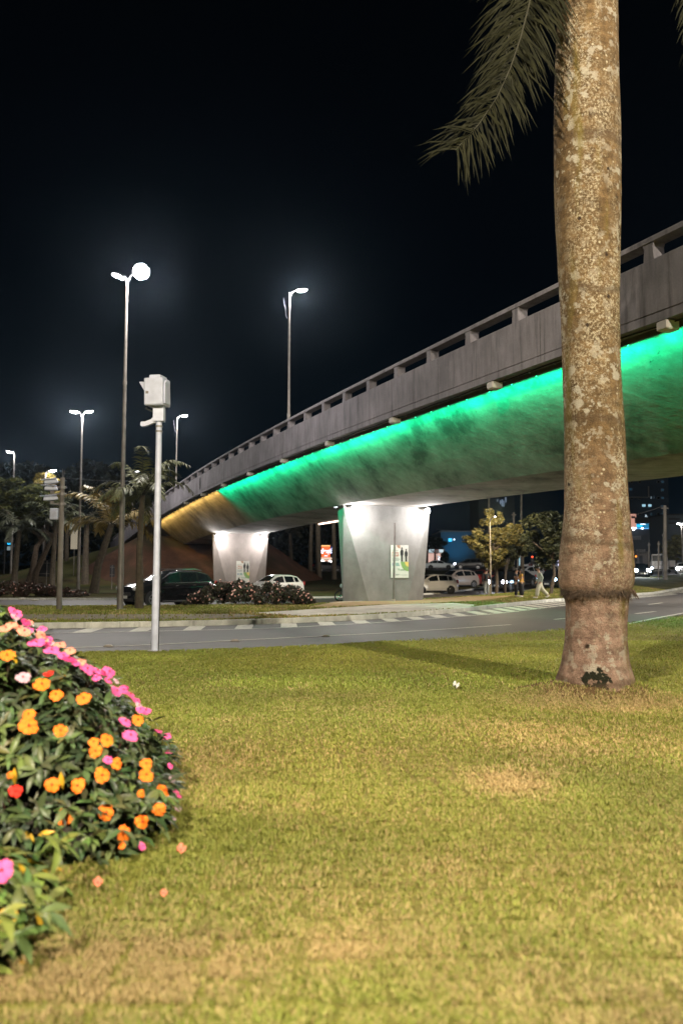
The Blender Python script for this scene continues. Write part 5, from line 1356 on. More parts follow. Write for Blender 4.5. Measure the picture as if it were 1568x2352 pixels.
def car(kind, label, base, heading, pm, lights=0, lcol=(.75, .88, 1), group='cars around the overpass', rim=RIM, scale=1.0, name='car', rails=False, cat='car', tail=0, trim=True, plate=True):
    P = PROFILES[kind]; t = thing(name, label, cat, base, heading, group); t.scale = (scale,)*3
    X = P['x']; top = P['top']; belt = P['belt']; W = P['w']; WT = P['wt']; R_ = P['R']; zl = R_*.62
    def sec(x):
        z, b, w, wt = IL(X, top, x), IL(X, belt, x), IL(X, W, x), IL(X, WT, x)
        zu = zl+.10*max(0, (abs(x)-P['L']/2+.35))
        return [(0, zu), (w*.90, zu), (w*.985, zu+.10), (w*1.0, lerp(zu, b, .45)), (w*.992, lerp(zu, b, .8)), (w*.965, b), (lerp(w*.95, wt, .55), lerp(b, z-.05, .55)), (wt, max(b+.005, z-.055)), (wt*.86, z-.012), (wt*.45, z+.008), (0, z+.014)]
    xs = sorted(set(list(np.linspace(X[0], X[-1], 34))+X), reverse=True)
    mb = MB(); m = 11; rows = []
    for x in xs:
        s = sec(x); r = [(x, y, z) for y, z in s]+[(x, -y, z) for y, z in reversed(s[1:-1])]
        rows.append(mb.verts(r))
    n = 2*m-2
    for i in range(len(xs)-1):
        for k in range(n): j = (k+1) % n; mb.face((rows[i]+k, rows[i]+j, rows[i+1]+j, rows[i+1]+k))
    mb.face([rows[0]+k for k in range(n)]); mb.face([rows[-1]+k for k in range(n-1, -1, -1)])
    body = mb.build('body', pm, t, smooth=True)
    # glass
    def ctr(x, f, d=.012):
        z, wt = IL(X, top, x), IL(X, WT, x); ff = abs(f)
        zz = z+.014-.026*ff**2 if ff < .9 else z-.03
        return Vector((x, wt*f*.9, zz+d))
    ga, gb, gc, gd = P['glass']
    def screen(xa, xb, nm):
        g_ = MB(); K = 6; rs = []
        sg = 1 if xa > xb else -1
        for i in range(K+1):
            x = lerp(xa, xb, .10+.84*i/K); sl = Vector(((.010 if nm == 'windscreen' else -.010), 0, .008))
            rs.append(g_.verts([ctr(x, f, 0)+sl for f in (-.93, -.6, -.2, .2, .6, .93)]))
        for i in range(K):
            for k in range(5): g_.face((rs[i]+k, rs[i]+k+1, rs[i+1]+k+1, rs[i+1]+k))
        g_.build(nm, GLASS, t, smooth=True)
    screen(ga, gb, 'windscreen'); screen(gc, gd, 'rear_window')
    for (a, b) in P['win']:
        for s in (1, -1):
            g_ = MB(); K = 7; rs = []
            for i in range(K+1):
                x = lerp(a, b, i/K); q = sec(x); yb, zb_ = q[5]; yt, zt_ = q[7]; ym, zm = q[6]
                if zt_-zb_ < .06: continue
                pts = []
                for f in (.07, .5, .90):
                    if f < .55: y_, z_ = lerp(yb, ym, f/.55), lerp(zb_, zm, f/.55)
                    else: y_, z_ = lerp(ym, yt, (f-.55)/.45), lerp(zm, zt_, (f-.55)/.45)
                    pts.append((x, s*(y_+.008), z_))
                rs.append(g_.verts(pts))
            for i in range(len(rs)-1):
                for k in range(2): g_.face((rs[i]+k, rs[i]+k+1, rs[i+1]+k+1, rs[i+1]+k))
            if len(rs) > 1: g_.build('side_window', GLASS, t)
    # wheels
    for wx in P['wheels']:
        for s in (1, -1):
            y = IL(X, W, wx)*s
            MB().lathe([(R_*1.16, -.02), (R_*1.16, .012), (R_*1.0, .014), (R_*.8, .0)], 'y', (wx, y*.992, R_), 22).build('wheel_arch', BLACK if kind != 'hatch' else DARK, t)
            w_ = MB().lathe([(R_*.6, -.10), (R_*.95, -.10), (R_, -.06), (R_, .06), (R_*.95, .10), (R_*.66, .10), (R_*.62, .07)], 'y', (wx, y-.085*s, R_), 22).build('wheel', TYRE, t, smooth=True)
            rm = MB(); rm.lathe([(R_*.64, -.02), (R_*.64, .02), (R_*.55, .02), (R_*.55, -.02)], 'y', (wx, y+.012*s, R_), 20, False)
            for k in range(5):
                q = 2*PI*k/5+.3; c = Vector((wx+math.cos(q)*R_*.32, y+.008*s, R_+math.sin(q)*R_*.32))
                rm.box(c, (R_*.62, .03, R_*.17), Matrix.Rotation(-q, 3, 'Y'), .8)
            rm.lathe([(R_*.13, -.02), (R_*.13, .03)], 'y', (wx, y+.012*s, R_), 10)
            rm.build('rim', rim, w_)
    xf, xr = X[0], X[-1]; wf = W[1]
    lm = LAMPOFF if not lights else E('headlight_%s_%d' % (str(lcol), lights), lcol, lights)
    for s in (1, -1):
        hz = belt[1]+.01
        MB().ell((xf-.08, s*(wf-.16), hz), (.13, .17, .10) if not lights else (.17, .21, .16), 12, 7).build('headlight', lm, t, smooth=True)  # lit lenses enlarged to stand in for headlight bloom
        MB().ell((xr+.06, s*(W[-2]-.06), belt[-2]-.02), (.10, .09, .16), 10, 7).build('tail_light', RED if not tail else E('tail_lit', (1, .06, .03), tail), t, smooth=True)
        c = Vector((ga-.30, s*(IL(X, W, ga)+.07), IL(X, belt, ga)+.08))
        MB().box(c, (.13, .20, .13), None, .85, .03).build('wing_mirror', pm, t)
        for hx in ((P['win'][0][0]+P['win'][0][1])/2-.25, (P['win'][1][0]+P['win'][1][1])/2-.2):
            MB().box((hx, s*(IL(X, W, hx)+.006), IL(X, belt, hx)-.12), (.17, .03, .035), None, 1, .01).build('door_handle', CHROME if rails else pm, t)
    MB().box((xf-.015, 0, lerp(zl, belt[1], .62)), (.07, wf*1.05, .16), None, 1, .02).build('grille', DARK, t)
    MB().box((xf-.02, 0, zl+.14), (.06, wf*1.5, .11), None, 1, .02).build('bumper_intake', DARK, t)
    if plate:
        MB().box((xf+.025, 0, zl+.24), (.02, .40, .13), None, 1, .004).build('number_plate', M('plate', (.55, .55, .52), .5), t)
        MB().box((xr-.012, 0, lerp(zl, belt[-2], .55)), (.02, .40, .13), None, 1, .004).build('number_plate', M('plate', (.55, .55, .52), .5), t)
    MB().box((xr-.005, 0, zl+.16), (.06, W[-2]*1.6, .18), None, 1, .03).build('rear_bumper', DARK if kind != 'sedan' else pm, t)
    for s in (1, -1):
        MB().box((0, s*IL(X, W, 0)*.985, zl+.03), (P['wheels'][0]-P['wheels'][1]-2.5*R_, .05, .10), None, 1, .02).build('side_sill', DARK, t)
    if rails:
        MB().tube([(xf+.045, .07*math.cos(q), lerp(zl, belt[1], .66)+.07*math.sin(q)) for q in np.linspace(0, 2*PI, 14)], .013, 5).build('badge_ring', CHROME, t)
        for s in (1, -1):
            MB().tube([(.15, s*.62, 1.68), (.0, s*.62, 1.74), (-1.2, s*.61, 1.73), (-1.5, s*.60, 1.66)], .022, 6).build('roof_rail', CHROME, t)
            MB().tube([(x, s*(sec(x)[7][0]+.012), sec(x)[7][1]+.005) for x in (1.05, .7, .35, -.1, -.7, -1.2, -1.6, -1.85)], .014, 5).tube([(x, s*(sec(x)[5][0]+.014), sec(x)[5][1]+.01) for x in (.8, 0, -1, -1.8)], .012, 5).build('window_trim', CHROME, t)
            MB().tube([(x, s*(sec(x)[4][0]+.014), sec(x)[4][1]-.06+.02*(x < .9)) for x in (1.05, .85, .3, -.6, -1.4, -2.0)], .014, 5).build('side_crease', pm, t)
            MB().box((xf-.16, s*.62, zl+.22), (.12, .2, .1), None, 1, .03).build('fog_light', LAMPOFF, t)
    if lights:
        hd = Vector((1, 0, -.10)); 
        l = spot_light(t, (xf+.25, 0, belt[1]), (xf+8, 0, .0), lights*2.2, lcol, 70, .25, .5, 'headlight_beam')
    return t
def hpx(px, py): q = gpt(px, py, .03); return q
BLK = paint('black', (.012, .013, .014), .0, .12); WHT = paint('white', (.72, .71, .70), 0, .3); BEI = paint('champagne', (.42, .36, .33), .3); RDD = paint('dark_red', (.20, .035, .03), .2); SIL = paint('silver', (.50, .51, .54), .4); GRY = paint('dark_grey', (.05, .05, .055), .2)
sp_ = gp(385, 1401); sp_ = Vector((at(385, 1397, 38.0).x, 38.0, .03))
car('suv', 'black sport utility vehicle with chrome window trim, left behind the white camera pole', sp_, R(226), BLK, rails=True)
w1 = at(630, 1350, 52.0); car('hatch', 'white hatchback half hidden behind the flowering hedge', Vector((w1.x, 52.0, .0)), R(222), WHT, scale=1.0, rim=DRIM)
def place(kind, label, px, py, hdg, pm, **kw):
    q = hpx(px, py); return car(kind, label, q, R(hdg), pm, **kw)
place('hatch', 'white hatchback just right of the middle pier, dark rims', 990, 1364, 200, WHT, rim=DRIM)
place('hatch', 'beige hatchback with lit headlight behind the white one by the pier', 1046, 1350.5, 212, BEI, lights=25, lcol=(1, .72, .45), scale=1.06)
place('sedan', 'dark red car with bluish headlights between the beige car and the tree', 1106, 1346, 232, RDD, lights=25, scale=1.02)
place('hatch', 'black hatchback with bright headlights behind the dark tree trunk', 1160, 1357, 238, BLK, lights=40, lcol=(.82, .86, 1), scale=1.05)
place('sedan', 'black car with a shiny windscreen right behind the standing people', 1186, 1346, 230, BLK, scale=1.0)
place('hatch', 'silver white hatchback seen past the woman in the yellow top', 1208, 1336, 215, SIL, scale=1.08)
place('pickup', 'dark car with one blue headlight between the walking man and the palm trunk', 1272, 1352, 240, BLK, lights=22, lcol=(.45, .72, 1), scale=.9)
def upper(kind, label, px, py, Y, hdg, pm, **kw):
    q = at(px, py, Y); return car(kind, label, Vector((q.x, Y, tz(Y)+.03)), R(hdg), pm, **kw)
upper('sedan', 'white saloon parked on the raised street in front of the lit shop', 1009, 1306, 124, -8, paint('white_blue', (.66, .72, .76)), rim=DRIM)
upper('suv', 'dark grey van on the raised street right of the white saloon', 1077, 1306, 124, 172, GRY, lights=18, lcol=(.8, .86, 1))
upper('sedan', 'pale car on the raised street behind the silver hatchback', 1223, 1304, 121, 180, SIL, scale=.95)
upper('sedan', 'pale car on the raised street behind the walking man', 1250, 1305, 117, 0, SIL, scale=.95)
place('suv', 'dark car with a dazzling headlight just right of the palm trunk', 1470, 1326, 255, BLK, lights=260, lcol=(.80, .92, 1), scale=.95)
place('sedan', 'dark car far behind the dazzling headlight', 1478, 1321, 250, GRY, scale=1.0)
place('sedan', 'white car with lit headlights at the right edge of the picture', 1566, 1318, 250, WHT, lights=120, lcol=(.9, .93, 1))
upper('sedan', 'distant car with two blue white headlights behind the left palms', 108, 1315, 92, 268, BLK, lights=160, lcol=(.72, .88, 1), scale=1.05)
upper('sedan', 'distant car with violet white lights between the far left palms', 178, 1315, 100, 262, GRY, lights=60, lcol=(.8, .72, 1), scale=1.0)
upper('hatch', 'dark car parked in the dark in front of the lit shop', 752, 1312, 112, 20, GRY)

# motorcycle seen behind the left edge of the middle pier
def motorbike(label, base, hdg, light=0, rider=False):
    t = thing('motorcycle', label, 'motorcycle', base, hdg, 'motorcycles')
    for x in (.68, -.66):
        w_ = MB().lathe([(.25, -.05), (.30, -.05), (.32, 0), (.30, .05), (.25, .05)], 'y', (x, 0, .32), 22, False).build('wheel', TYRE, t, smooth=True)
        r = MB().lathe([(.255, -.02), (.255, .02), (.235, .02), (.235, -.02)], 'y', (x, 0, .32), 20, False)
        for k in range(6): q = PI*k/6; r.tube([(x-.24*math.cos(q), 0, .32-.24*math.sin(q)), (x+.24*math.cos(q), 0, .32+.24*math.sin(q))], .008, 5)
        r.build('rim', CHROME, w_)
    MB().ell((.12, 0, .82), (.30, .15, .14), 12, 8).build('tank', paint('bike', (.02, .02, .025)), t, smooth=True)
    MB().box((-.38, 0, .80), (.62, .24, .10), None, .85, .04).build('seat', BLACK, t)
    MB().box((.02, 0, .48), (.40, .24, .32), None, .8, .05).build('engine', STEEL, t)
    MB().tube([(.68, .09, .32), (.46, .09, .92)], .03, 8).tube([(.68, -.09, .32), (.46, -.09, .92)], .03, 8).build('fork', CHROME, t)
    MB().tube([(.40, -.36, 1.06), (.46, -.15, 1.0), (.46, .15, 1.0), (.40, .36, 1.06)], .018, 8).build('handlebar', DARK, t)
    MB().ell((.58, 0, .86), (.12, .13, .13), 12, 8).build('headlight', E('bike_light', (.7, .86, 1), light) if light else LAMPOFF, t, smooth=True)
    MB().tube([(.0, .14, .34), (-.8, .17, .38)], .045, 8).build('exhaust', CHROME, t)
    MB().box((.68, 0, .66), (.42, .13, .03), None, 1, .01).build('mudguard', BLACK, t); MB().box((-.70, 0, .74), (.40, .16, .06), None, 1, .02).build('tail_piece', BLACK, t)
    MB().tube([(-.6, 0, .32), (0, 0, .42), (.2, .0, .7), (.46, 0, .88)], .03, 8).build('frame', BLACK, t)
    return t
q = gp(783, 1388); motorbike('motorcycle half hidden behind the left edge of the middle pier', Vector((at(786, 1385, 43.6).x+.55, 43.6, .03)), R(188))
q = hpx(1494, 1320); motorbike('motorcycle with a small blue headlight on the far street at the right', q, R(262), 60)

# white truck on the far right
q = hpx(1513, 1316); t = thing('truck', 'white flatbed truck with a wide windscreen beyond the poles on the right', 'truck', q, R(250))
wt = paint('truck_white', (.55, .53, .52))
MB().box((1.6, 0, 1.55), (1.7, 2.1, 1.9), None, .93, .10).build('cab', wt, t)
MB().box((2.42, 0, 1.95), (.06, 1.75, .80), Matrix.Rotation(R(-3), 3, 'Y'), 1, .03).build('windscreen', GLASS, t)
for s in (1, -1): MB().box((1.75, s*1.02, 1.95), (.9, .05, .66), None, .9, .02).build('side_window', GLASS, t)
for k in range(4): MB().box((2.46, 0, .95+.16*k), (.05, 1.5, .05), None, 1, .01).build('grille_bar', DARK, t)
MB().box((2.5, 0, .62), (.18, 2.15, .26), None, 1, .04).build('bumper', wt, t)
MB().box((-1.5, 0, 1.05), (4.2, 2.2, .16), None, 1, .03).build('flatbed', STEEL, t)
MB().box((-1.5, 1.08, 1.32), (4.2, .05, .4)).box((-1.5, -1.08, 1.32), (4.2, .05, .4)).box((.62, 0, 1.5), (.05, 2.1, .8)).build('side_boards', wt, t)
for x in (1.6, -2.2):
    for s in (1, -1):
        w_ = MB().lathe([(.25, -.12), (.44, -.12), (.46, 0), (.44, .12), (.25, .12)], 'y', (x, s*.92, .46), 18).build('wheel', TYRE, t, smooth=True)
        MB().lathe([(.24, -.13), (.24, .13)], 'y', (x, s*.92, .46), 14).build('rim', STEEL, w_)
for s in (1, -1): MB().ell((2.46, s*.78, .95), (.06, .14, .10), 10, 6).build('headlight', LAMPOFF, t, smooth=True)
q = hpx(1542, 1316); t = thing('handcart', 'small white box cart standing right of the white truck', 'cart', q)
MB().box((0, 0, 1.25), (.75, .6, .85), None, 1, .03).build('box', wt, t)
MB().tube([(-.32, -.2, .8), (-.42, -.2, .2)], .03, 6).tube([(.32, -.2, .8), (.42, -.2, 0)], .03, 6).build('leg', STEEL, t)
MB().lathe([(.15, -.03), (.22, -.03), (.22, .03), (.15, .03)], 'y', (-.42, -.2, .22), 14).build('wheel', TYRE, t)

# ------------------------------------------------------------------ people
def skin_obj(name, joints, bones, mat, parent, sub=2):
    """joints: name -> (x, y, z, radius)"""
    keys = list(joints); me = bpy.data.meshes.new(name)
    me.from_pydata([joints[k][:3] for k in keys], [(keys.index(a), keys.index(b)) for a, b in bones], [])
    o = link(name, me, parent); me.materials.append(mat)
    md = o.modifiers.new('skin', 'SKIN'); md.use_smooth_shade = True; md.branch_smoothing = .6
    lay = me.skin_vertices[0].data
    for i, k in enumerate(keys): r = joints[k][3]; lay[i].radius = (r, r) if not isinstance(r, tuple) else r; lay[i].use_root = (i == 0)
    s = o.modifiers.new('sub', 'SUBSURF'); s.levels = sub; s.render_levels = sub
    return o
def person(label, base, facing, J, shirt, trousers, hair, shoes, top_sleeve=True, group=None, sc=1.0, long_hair=False, wide=1.0):
    """J overrides joints of a standing figure facing +x, 1.75 m tall"""
    t = thing('person', label, 'person', base, facing, group); t.scale = (sc,)*3
    D = dict(pelvis=(0, 0, .95, .13), waist=(0, 0, 1.08, .125), chest=(.0, 0, 1.30, .15), neck=(.0, 0, 1.48, .058), chin=(.02, 0, 1.56, .066), head=(.015, 0, 1.64, .092), crownv=(0, 0, 1.70, .07),
             shL=(0, .19, 1.41, .062), elL=(.0, .25, 1.13, .044), wrL=(.05, .25, .88, .032), haL=(.06, .25, .80, .034), shR=(0, -.19, 1.41, .062), elR=(.0, -.25, 1.13, .044), wrR=(.05, -.25, .88, .032), haR=(.06, -.25, .80, .034),
             hipL=(0, .09, .90, .098), knL=(.01, .10, .50, .064), anL=(-.02, .10, .09, .042), toL=(.15, .11, .035, .035), hipR=(0, -.09, .90, .098), knR=(.01, -.10, .50, .064), anR=(-.02, -.10, .09, .042), toR=(.15, -.11, .035, .035))
    for k, v in J.items(): D[k] = v if len(v) == 4 else tuple(v)+(D[k][3],)
    bones = [('pelvis', 'waist'), ('waist', 'chest'), ('chest', 'neck'), ('neck', 'chin'), ('chin', 'head'), ('head', 'crownv')]
    for s in 'LR': bones += [('chest', 'sh'+s), ('sh'+s, 'el'+s), ('el'+s, 'wr'+s), ('wr'+s, 'ha'+s), ('pelvis', 'hip'+s), ('hip'+s, 'kn'+s), ('kn'+s, 'an'+s), ('an'+s, 'to'+s)]
    # fingers
    for s in 'LR':
        h = Vector(D['ha'+s][:3]); w_ = Vector(D['wr'+s][:3]); d = (h-w_).normalized(); sd = d.orthogonal().normalized()
        for i in range(4):
            a = h+sd*(-.024+.016*i)+d*.02; b = a+d*(.035+.012*(i in (1, 2)))
            D['f%s%d' % (s, i)] = tuple(b)+(.0085,); bones.append(('ha'+s, 'f%s%d' % (s, i)))
        D['th'+s] = tuple(h+sd*.045-d*.005+d*.03)+(.0095,); bones.append(('ha'+s, 'th'+s))
    body = skin_obj('body', D, bones, SKIN, t, 2)
    g = lambda k, a=.016: tuple(D[k][:3])+(D[k][3]+a,)
    sj = {k: g(k, .022) for k in ('waist', 'chest')}; sj['hem'] = (D['pelvis'][0], D['pelvis'][1], D['pelvis'][2]+.02, D['pelvis'][3]+.02); sj['coll'] = tuple(Vector(D['chest'][:3]).lerp(Vector(D['neck'][:3]), .75))+(.075,)
    sb = [('waist', 'chest'), ('hem', 'waist'), ('chest', 'coll')]
    for s in 'LR':
        sj['sh'+s] = g('sh'+s, .014); e = Vector(D['el'+s][:3]); u = Vector(D['sh'+s][:3])
        if top_sleeve == 'long': sj['el'+s] = g('el'+s, .022); sj['wr'+s] = g('wr'+s, .02); sb += [('chest', 'sh'+s), ('sh'+s, 'el'+s), ('el'+s, 'wr'+s)]
        else: sj['sl'+s] = tuple(u.lerp(e, .62))+(.066,); sb += [('chest', 'sh'+s), ('sh'+s, 'sl'+s)]
    skin_obj('shirt', sj, sb, shirt, t)
    tj = {'pelvis': g('pelvis', .012), 'belt': tuple(Vector(D['pelvis'][:3]).lerp(Vector(D['waist'][:3]), .5))+(.137,)}; tb = [('pelvis', 'belt')]
    for s in 'LR':
        tj['hip'+s] = g('hip'+s, .022*wide); tj['kn'+s] = g('kn'+s, .028*wide); a = Vector(D['an'+s][:3]); k = Vector(D['kn'+s][:3])
        tj['cu'+s] = tuple(k.lerp(a, .96))+(D['an'+s][3]+.032*wide,); tb += [('pelvis', 'hip'+s), ('hip'+s, 'kn'+s), ('kn'+s, 'cu'+s)]
    skin_obj('trousers', tj, tb, trousers, t)
    hd = Vector(D['head'][:3]); fc = (Vector(D['chin'][:3])-Vector(D['neck'][:3])); 
    hb2 = MB().ell(hd+Vector((-.028, 0, .03)), (.108, .098, .105), 14, 9)
    if long_hair: hb2.ell(hd+Vector((-.075, 0, -.10)), (.06, .10, .19), 12, 8)
    hb2.build('hair', hair, t, smooth=True)
    MB().ell(hd+Vector((.098, 0, -.02)), (.022, .014, .022), 8, 6).build('nose', SKIN, body, smooth=True)
    for s in (1, -1):
        MB().ell(hd+Vector((.0, s*.088, -.01)), (.022, .012, .032), 8, 6).build('ear', SKIN, body, smooth=True)
        MB().ell(hd+Vector((.083, s*.034, .012)), (.012, .014, .010), 8, 6).build('eye', M('eye', (.03, .025, .02), .3), body, smooth=True)
    MB().ell(hd+Vector((.086, 0, -.062)), (.012, .026, .007), 8, 6).build('mouth', M('lips', (.30, .12, .10), .5), body, smooth=True)
    for s in 'LR':
        a = Vector(D['an'+s][:3]); b = Vector(D['to'+s][:3]); d = (b-a); 
        dd = Vector((d.x, d.y, 0)); yaw = math.atan2(dd.y, dd.x); pit = 0.0 if abs(d.z+.055) < .02 else -math.atan2(d.z+.055, dd.length)
        rot = Matrix.Rotation(yaw, 3, 'Z') @ Matrix.Rotation(pit, 3, 'Y')
        MB().ell(a.lerp(b, .5)+Vector((0, 0, -.005)), (.145, .052, .048), 12, 7, rot).build('shoe', shoes, t, smooth=True)
    return t
BK = M('black_cloth', (.014, .014, .016), .8); SAGE = M('pale_green_cloth', (.34, .38, .31), .8, col2=(.28, .32, .26), scale=8); CREAM = M('cream_cloth', (.52, .50, .38), .8, col2=(.44, .42, .32), scale=8); YEL = M('yellow_cloth', (.62, .34, .05), .8); GREYC = M('grey_cloth', (.30, .31, .29), .8, col2=(.24, .25, .23)); HAIR = M('dark_hair', (.012, .010, .009), .5); SHW = M('white_shoe', (.6, .58, .52), .6)
def feet(px, py): q = gp(px, py, .15); q.z = .14+tz(q.y); return q
f = feet(1240, 1374.5)
person('man in pale loose clothes and white shoes walking left on the grass', f, R(180), dict(pelvis=(0, 0, .94), chest=(.035, 0, 1.30), neck=(.06, 0, 1.47), chin=(.095, 0, 1.55), head=(.09, 0, 1.63), crownv=(.075, 0, 1.70), shL=(.03, .19, 1.40), shR=(.03, -.19, 1.40),
       hipL=(.0, .09, .89), knL=(.16, .10, .50), anL=(.22, .10, .09), toL=(.38, .11, .045), hipR=(0, -.09, .89), knR=(-.12, -.10, .50), anR=(-.46, -.10, .17), toR=(-.33, -.11, .045), elL=(-.08, .26, 1.13), wrL=(.05, .26, .90), haL=(.09, .26, .83), elR=(.0, -.26, 1.13), wrR=(.14, -.25, .93), haR=(.19, -.25, .86)), SAGE, CREAM, HAIR, SHW, 'long', sc=1.04, wide=2.0)
f = feet(1184.5, 1371)
person('person in black shirt and trousers looking down at a phone', f, R(-25), dict(chin=(.05, 0, 1.54), head=(.07, 0, 1.62), crownv=(.04, 0, 1.69), elL=(.06, .24, 1.14), wrL=(.28, .10, 1.17), haL=(.35, .05, 1.19), elR=(.06, -.24, 1.14), wrR=(.28, -.10, 1.17), haR=(.35, -.04, 1.19)), BK, BK, HAIR, SHW, True, 'people standing together', 1.0)
f = feet(1197, 1371.5)
person('woman in yellow top and wide black trousers standing beside the person in black', f, R(185), dict(chin=(.05, 0, 1.54), head=(.06, 0, 1.62), crownv=(.03, 0, 1.69), elL=(.05, .25, 1.14), wrL=(.24, .16, 1.08), haL=(.31, .12, 1.10), elR=(.05, -.25, 1.14), wrR=(.24, -.16, 1.08), haR=(.31, -.12, 1.10)), YEL, BK, HAIR, SHW, True, 'people standing together', .98, True, 2.2)
f = feet(1117, 1367)
person('person in a black top and pale trousers standing left of the staked tree', f, R(90), dict(), BK, GREYC, HAIR, SHW, 'long', None, 1.0)
# ------------------------------------------------------------------ buildings and lights behind
def bl_box(mb, px0, px1, pyt, pyb, Y, depth):
    a = at(px0, pyb, Y); b = at(px1, pyt, Y)
    mb.box(((a.x+b.x)/2, Y+depth/2, (a.z+b.z)/2), (b.x-a.x, depth, b.z-a.z)); return a, b
def building(label, px0, px1, pyt, Y, depth, mat, cat='building', name='building'):
    a = at(px0, 1318, Y); b = at(px1, pyt, Y); g_ = tz(Y)-.3
    t = thing(name, label, cat, ((a.x+b.x)/2, Y, g_))
    MB().box((0, depth/2, (b.z-g_)/2), (b.x-a.x, depth, b.z-g_)).build('walls', mat, t)
    MB().box((0, depth/2, b.z-g_+.12), (b.x-a.x+.3, depth+.3, .24), None, 1, .04).build('roof', DARK, t)
    return t
def on(t, px0, px1, pyt, pyb, Y, name, mat, proud=.06, parent=None, th=.10):
    a = at(px0, pyb, Y); b = at(px1, pyt, Y)
    return MB().box(((a.x+b.x)/2-t.location.x, -proud, (a.z+b.z)/2-t.location.z), (b.x-a.x, th, b.z-a.z), None, 1, .015).build(name, mat, parent or t)
def lit_text(t, s, px, py, Y, size, mat, proud=.2, bold=.0, name='lettering', align='CENTER'):
    p = at(px, py, Y)-t.location; m = Matrix(((1, 0, 0), (0, 0, -1), (0, 1, 0))).to_4x4(); m.translation = Vector((p.x, -proud, p.z))
    return text_mesh(s, size, mat, name, t, m, .01, align, bold)
WALLD = M('dark_render', (.06, .07, .085), .9, col2=(.045, .05, .06), scale=.3, world=True); WALLB = M('blue_grey_render', (.03, .065, .09), .9, col2=(.022, .05, .07), scale=.3, world=True); WALLP = M('pale_render', (.30, .29, .28), .9, col2=(.24, .23, .225), scale=.5, world=True)
FRM = M('window_frame', (.18, .19, .2), .6)
# lit shop with the orange sign, seen under the deck
Y = 122
t = building('brightly lit shop with a square orange sign on its roof, left of the pier', 729, 762, 1281, Y, 8, M('shop_wall', (.35, .26, .2), .8), 'shop', 'shop')
on(t, 728.5, 762, 1280.5, 1285, Y, 'fascia', E('shop_fascia', (1, .72, .55), .9), .16)
on(t, 733, 761, 1286, 1307, Y, 'shop_window', E('shop_glow', (1, .55, .38), .75), .05)
for x, y, r_ in ((740, 1289, .22), (744, 1291, .2), (758, 1291, .28), (760, 1296, .25), (749, 1295, .2)):
    p = at(x, y, Y)-t.location; MB().ell((p.x, -.25, p.z), (r_, .1, r_), 10, 7).build('globe_lamp', E('globe', (1, .95, .9), 6), t, smooth=True)
for x0, x1, y0, y1 in ((745, 753, 1297, 1301), (756, 761, 1299, 1303), (737, 742, 1300, 1306), (749, 755, 1303, 1308)): on(t, x0, x1, y0, y1, Y, 'display', M('display_brown', (.30, .09, .045), .7), .16)
for x in (743.5, 754.5, 761): on(t, x-.5, x+.5, 1286, 1309, Y, 'mullion', E('mullion_glow', (1, .7, .5), .5), .2)
on(t, 728, 741, 1306, 1307.5, Y, 'counter', E('shop_fascia', (1, .72, .55), .9), .3)
sg = on(t, 738, 758, 1253, 1280.2, Y, 'sign_board', E('orange_sign', (1, .16, .03), 1.1), .1, None, .3)
on(t, 738, 758, 1252.5, 1255, Y, 'sign_edge', E('sign_edge', (1, .55, .2), 1.4), .3)
lit_text(t, 'degi', 748, 1271, Y, 1.05, E('sign_white', (1, .82, .95), 2.2), .30, .03)
for y in (1277,): on(t, 744.5, 752, y-1, y+.6, Y, 'underline', E('sign_white', (1, .82, .95), 2.2), .3)
bs = thing('blue_sign', 'small dark blue lit sign with a white S beside the orange sign', 'sign', at(765, 1270, 121.0)); bs.location.z = tz(121)
MB().tube([(.35, .1, -.3), (.35, .1, at(765, 1255, 121).z-bs.location.z)], .07, 8).build('post', STEEL, bs)
on(bs, 760, 768, 1256, 1272, 121, 'panel', E('blue_panel', (.02, .10, .55), .7), 0, None, .2)
lit_text(bs, 'S', 764, 1266, 121, .75, E('blue_white', (.75, .85, 1), 3), .16, .03)
on(bs, 761, 763, 1268, 1270, 121, 'lamp_dot', E('blue_white', (.75, .85, 1), 3), .16); on(bs, 766, 771, 1270, 1275, 121, 'lit_square', E('blue_glow', (.35, .45, 1), 3), .16)
ms = thing('roadside_sign', 'tiny distant yellow arch sign over a blue light, under the deck', 'sign', at(664, 1310, 140)); ms.location.z = tz(140)
MB().tube([(0, .15, -.3), (0, .15, at(664, 1306, 140).z-ms.location.z)], .08, 8).build('post', STEEL, ms)
lit_text(ms, 'm', 664, 1306, 140, .9, E('arch_yellow', (1, .55, .03), 2), .1, .03); on(ms, 662.5, 665.5, 1307.5, 1313, 140, 'panel', E('blue_glow', (.35, .45, 1), 3), 0)
# blue grey building with the lit storefront, right of the pier
Y = 134
t = building('wide blue grey building with a small cyan sign, behind the raised street', 1012, 1105, 1222, Y, 12, WALLB)
on(t, 1029, 1037, 1236.5, 1244, Y, 'cyan_sign', E('cyan_sign', (.02, .55, 1), 1.3), .1); on(t, 1041, 1043.5, 1237.5, 1241, Y, 'white_lamp', E('blue_white', (.75, .85, 1), 3), .1)
spot_light(t, Vector((at(1040, 1240, Y).x-t.location.x, -5, 2.2)), Vector((at(1050, 1262, Y).x-t.location.x, 0, 4.5)), 1100, (.08, .55, 1), 80, .3, .9, 'wall_wash')
t = building('small storefront with a white fascia and pink lit windows behind the raised street', 983, 1019, 1262, Y-1.5, 9, M('store_wall', (.45, .33, .28), .8), 'shop', 'shop')
Y2 = Y-1.5
on(t, 984, 1020, 1262, 1269, Y2, 'fascia', E('white_fascia', (.62, .80, .88), .75), .2)
for x0, x1, y0, y1 in ((983, 996, 1271, 1298), (1001, 1011, 1271, 1298)): on(t, x0, x1, y0, y1, Y2, 'shop_window', E('pink_window', (1, .60, .50), .62), .06)
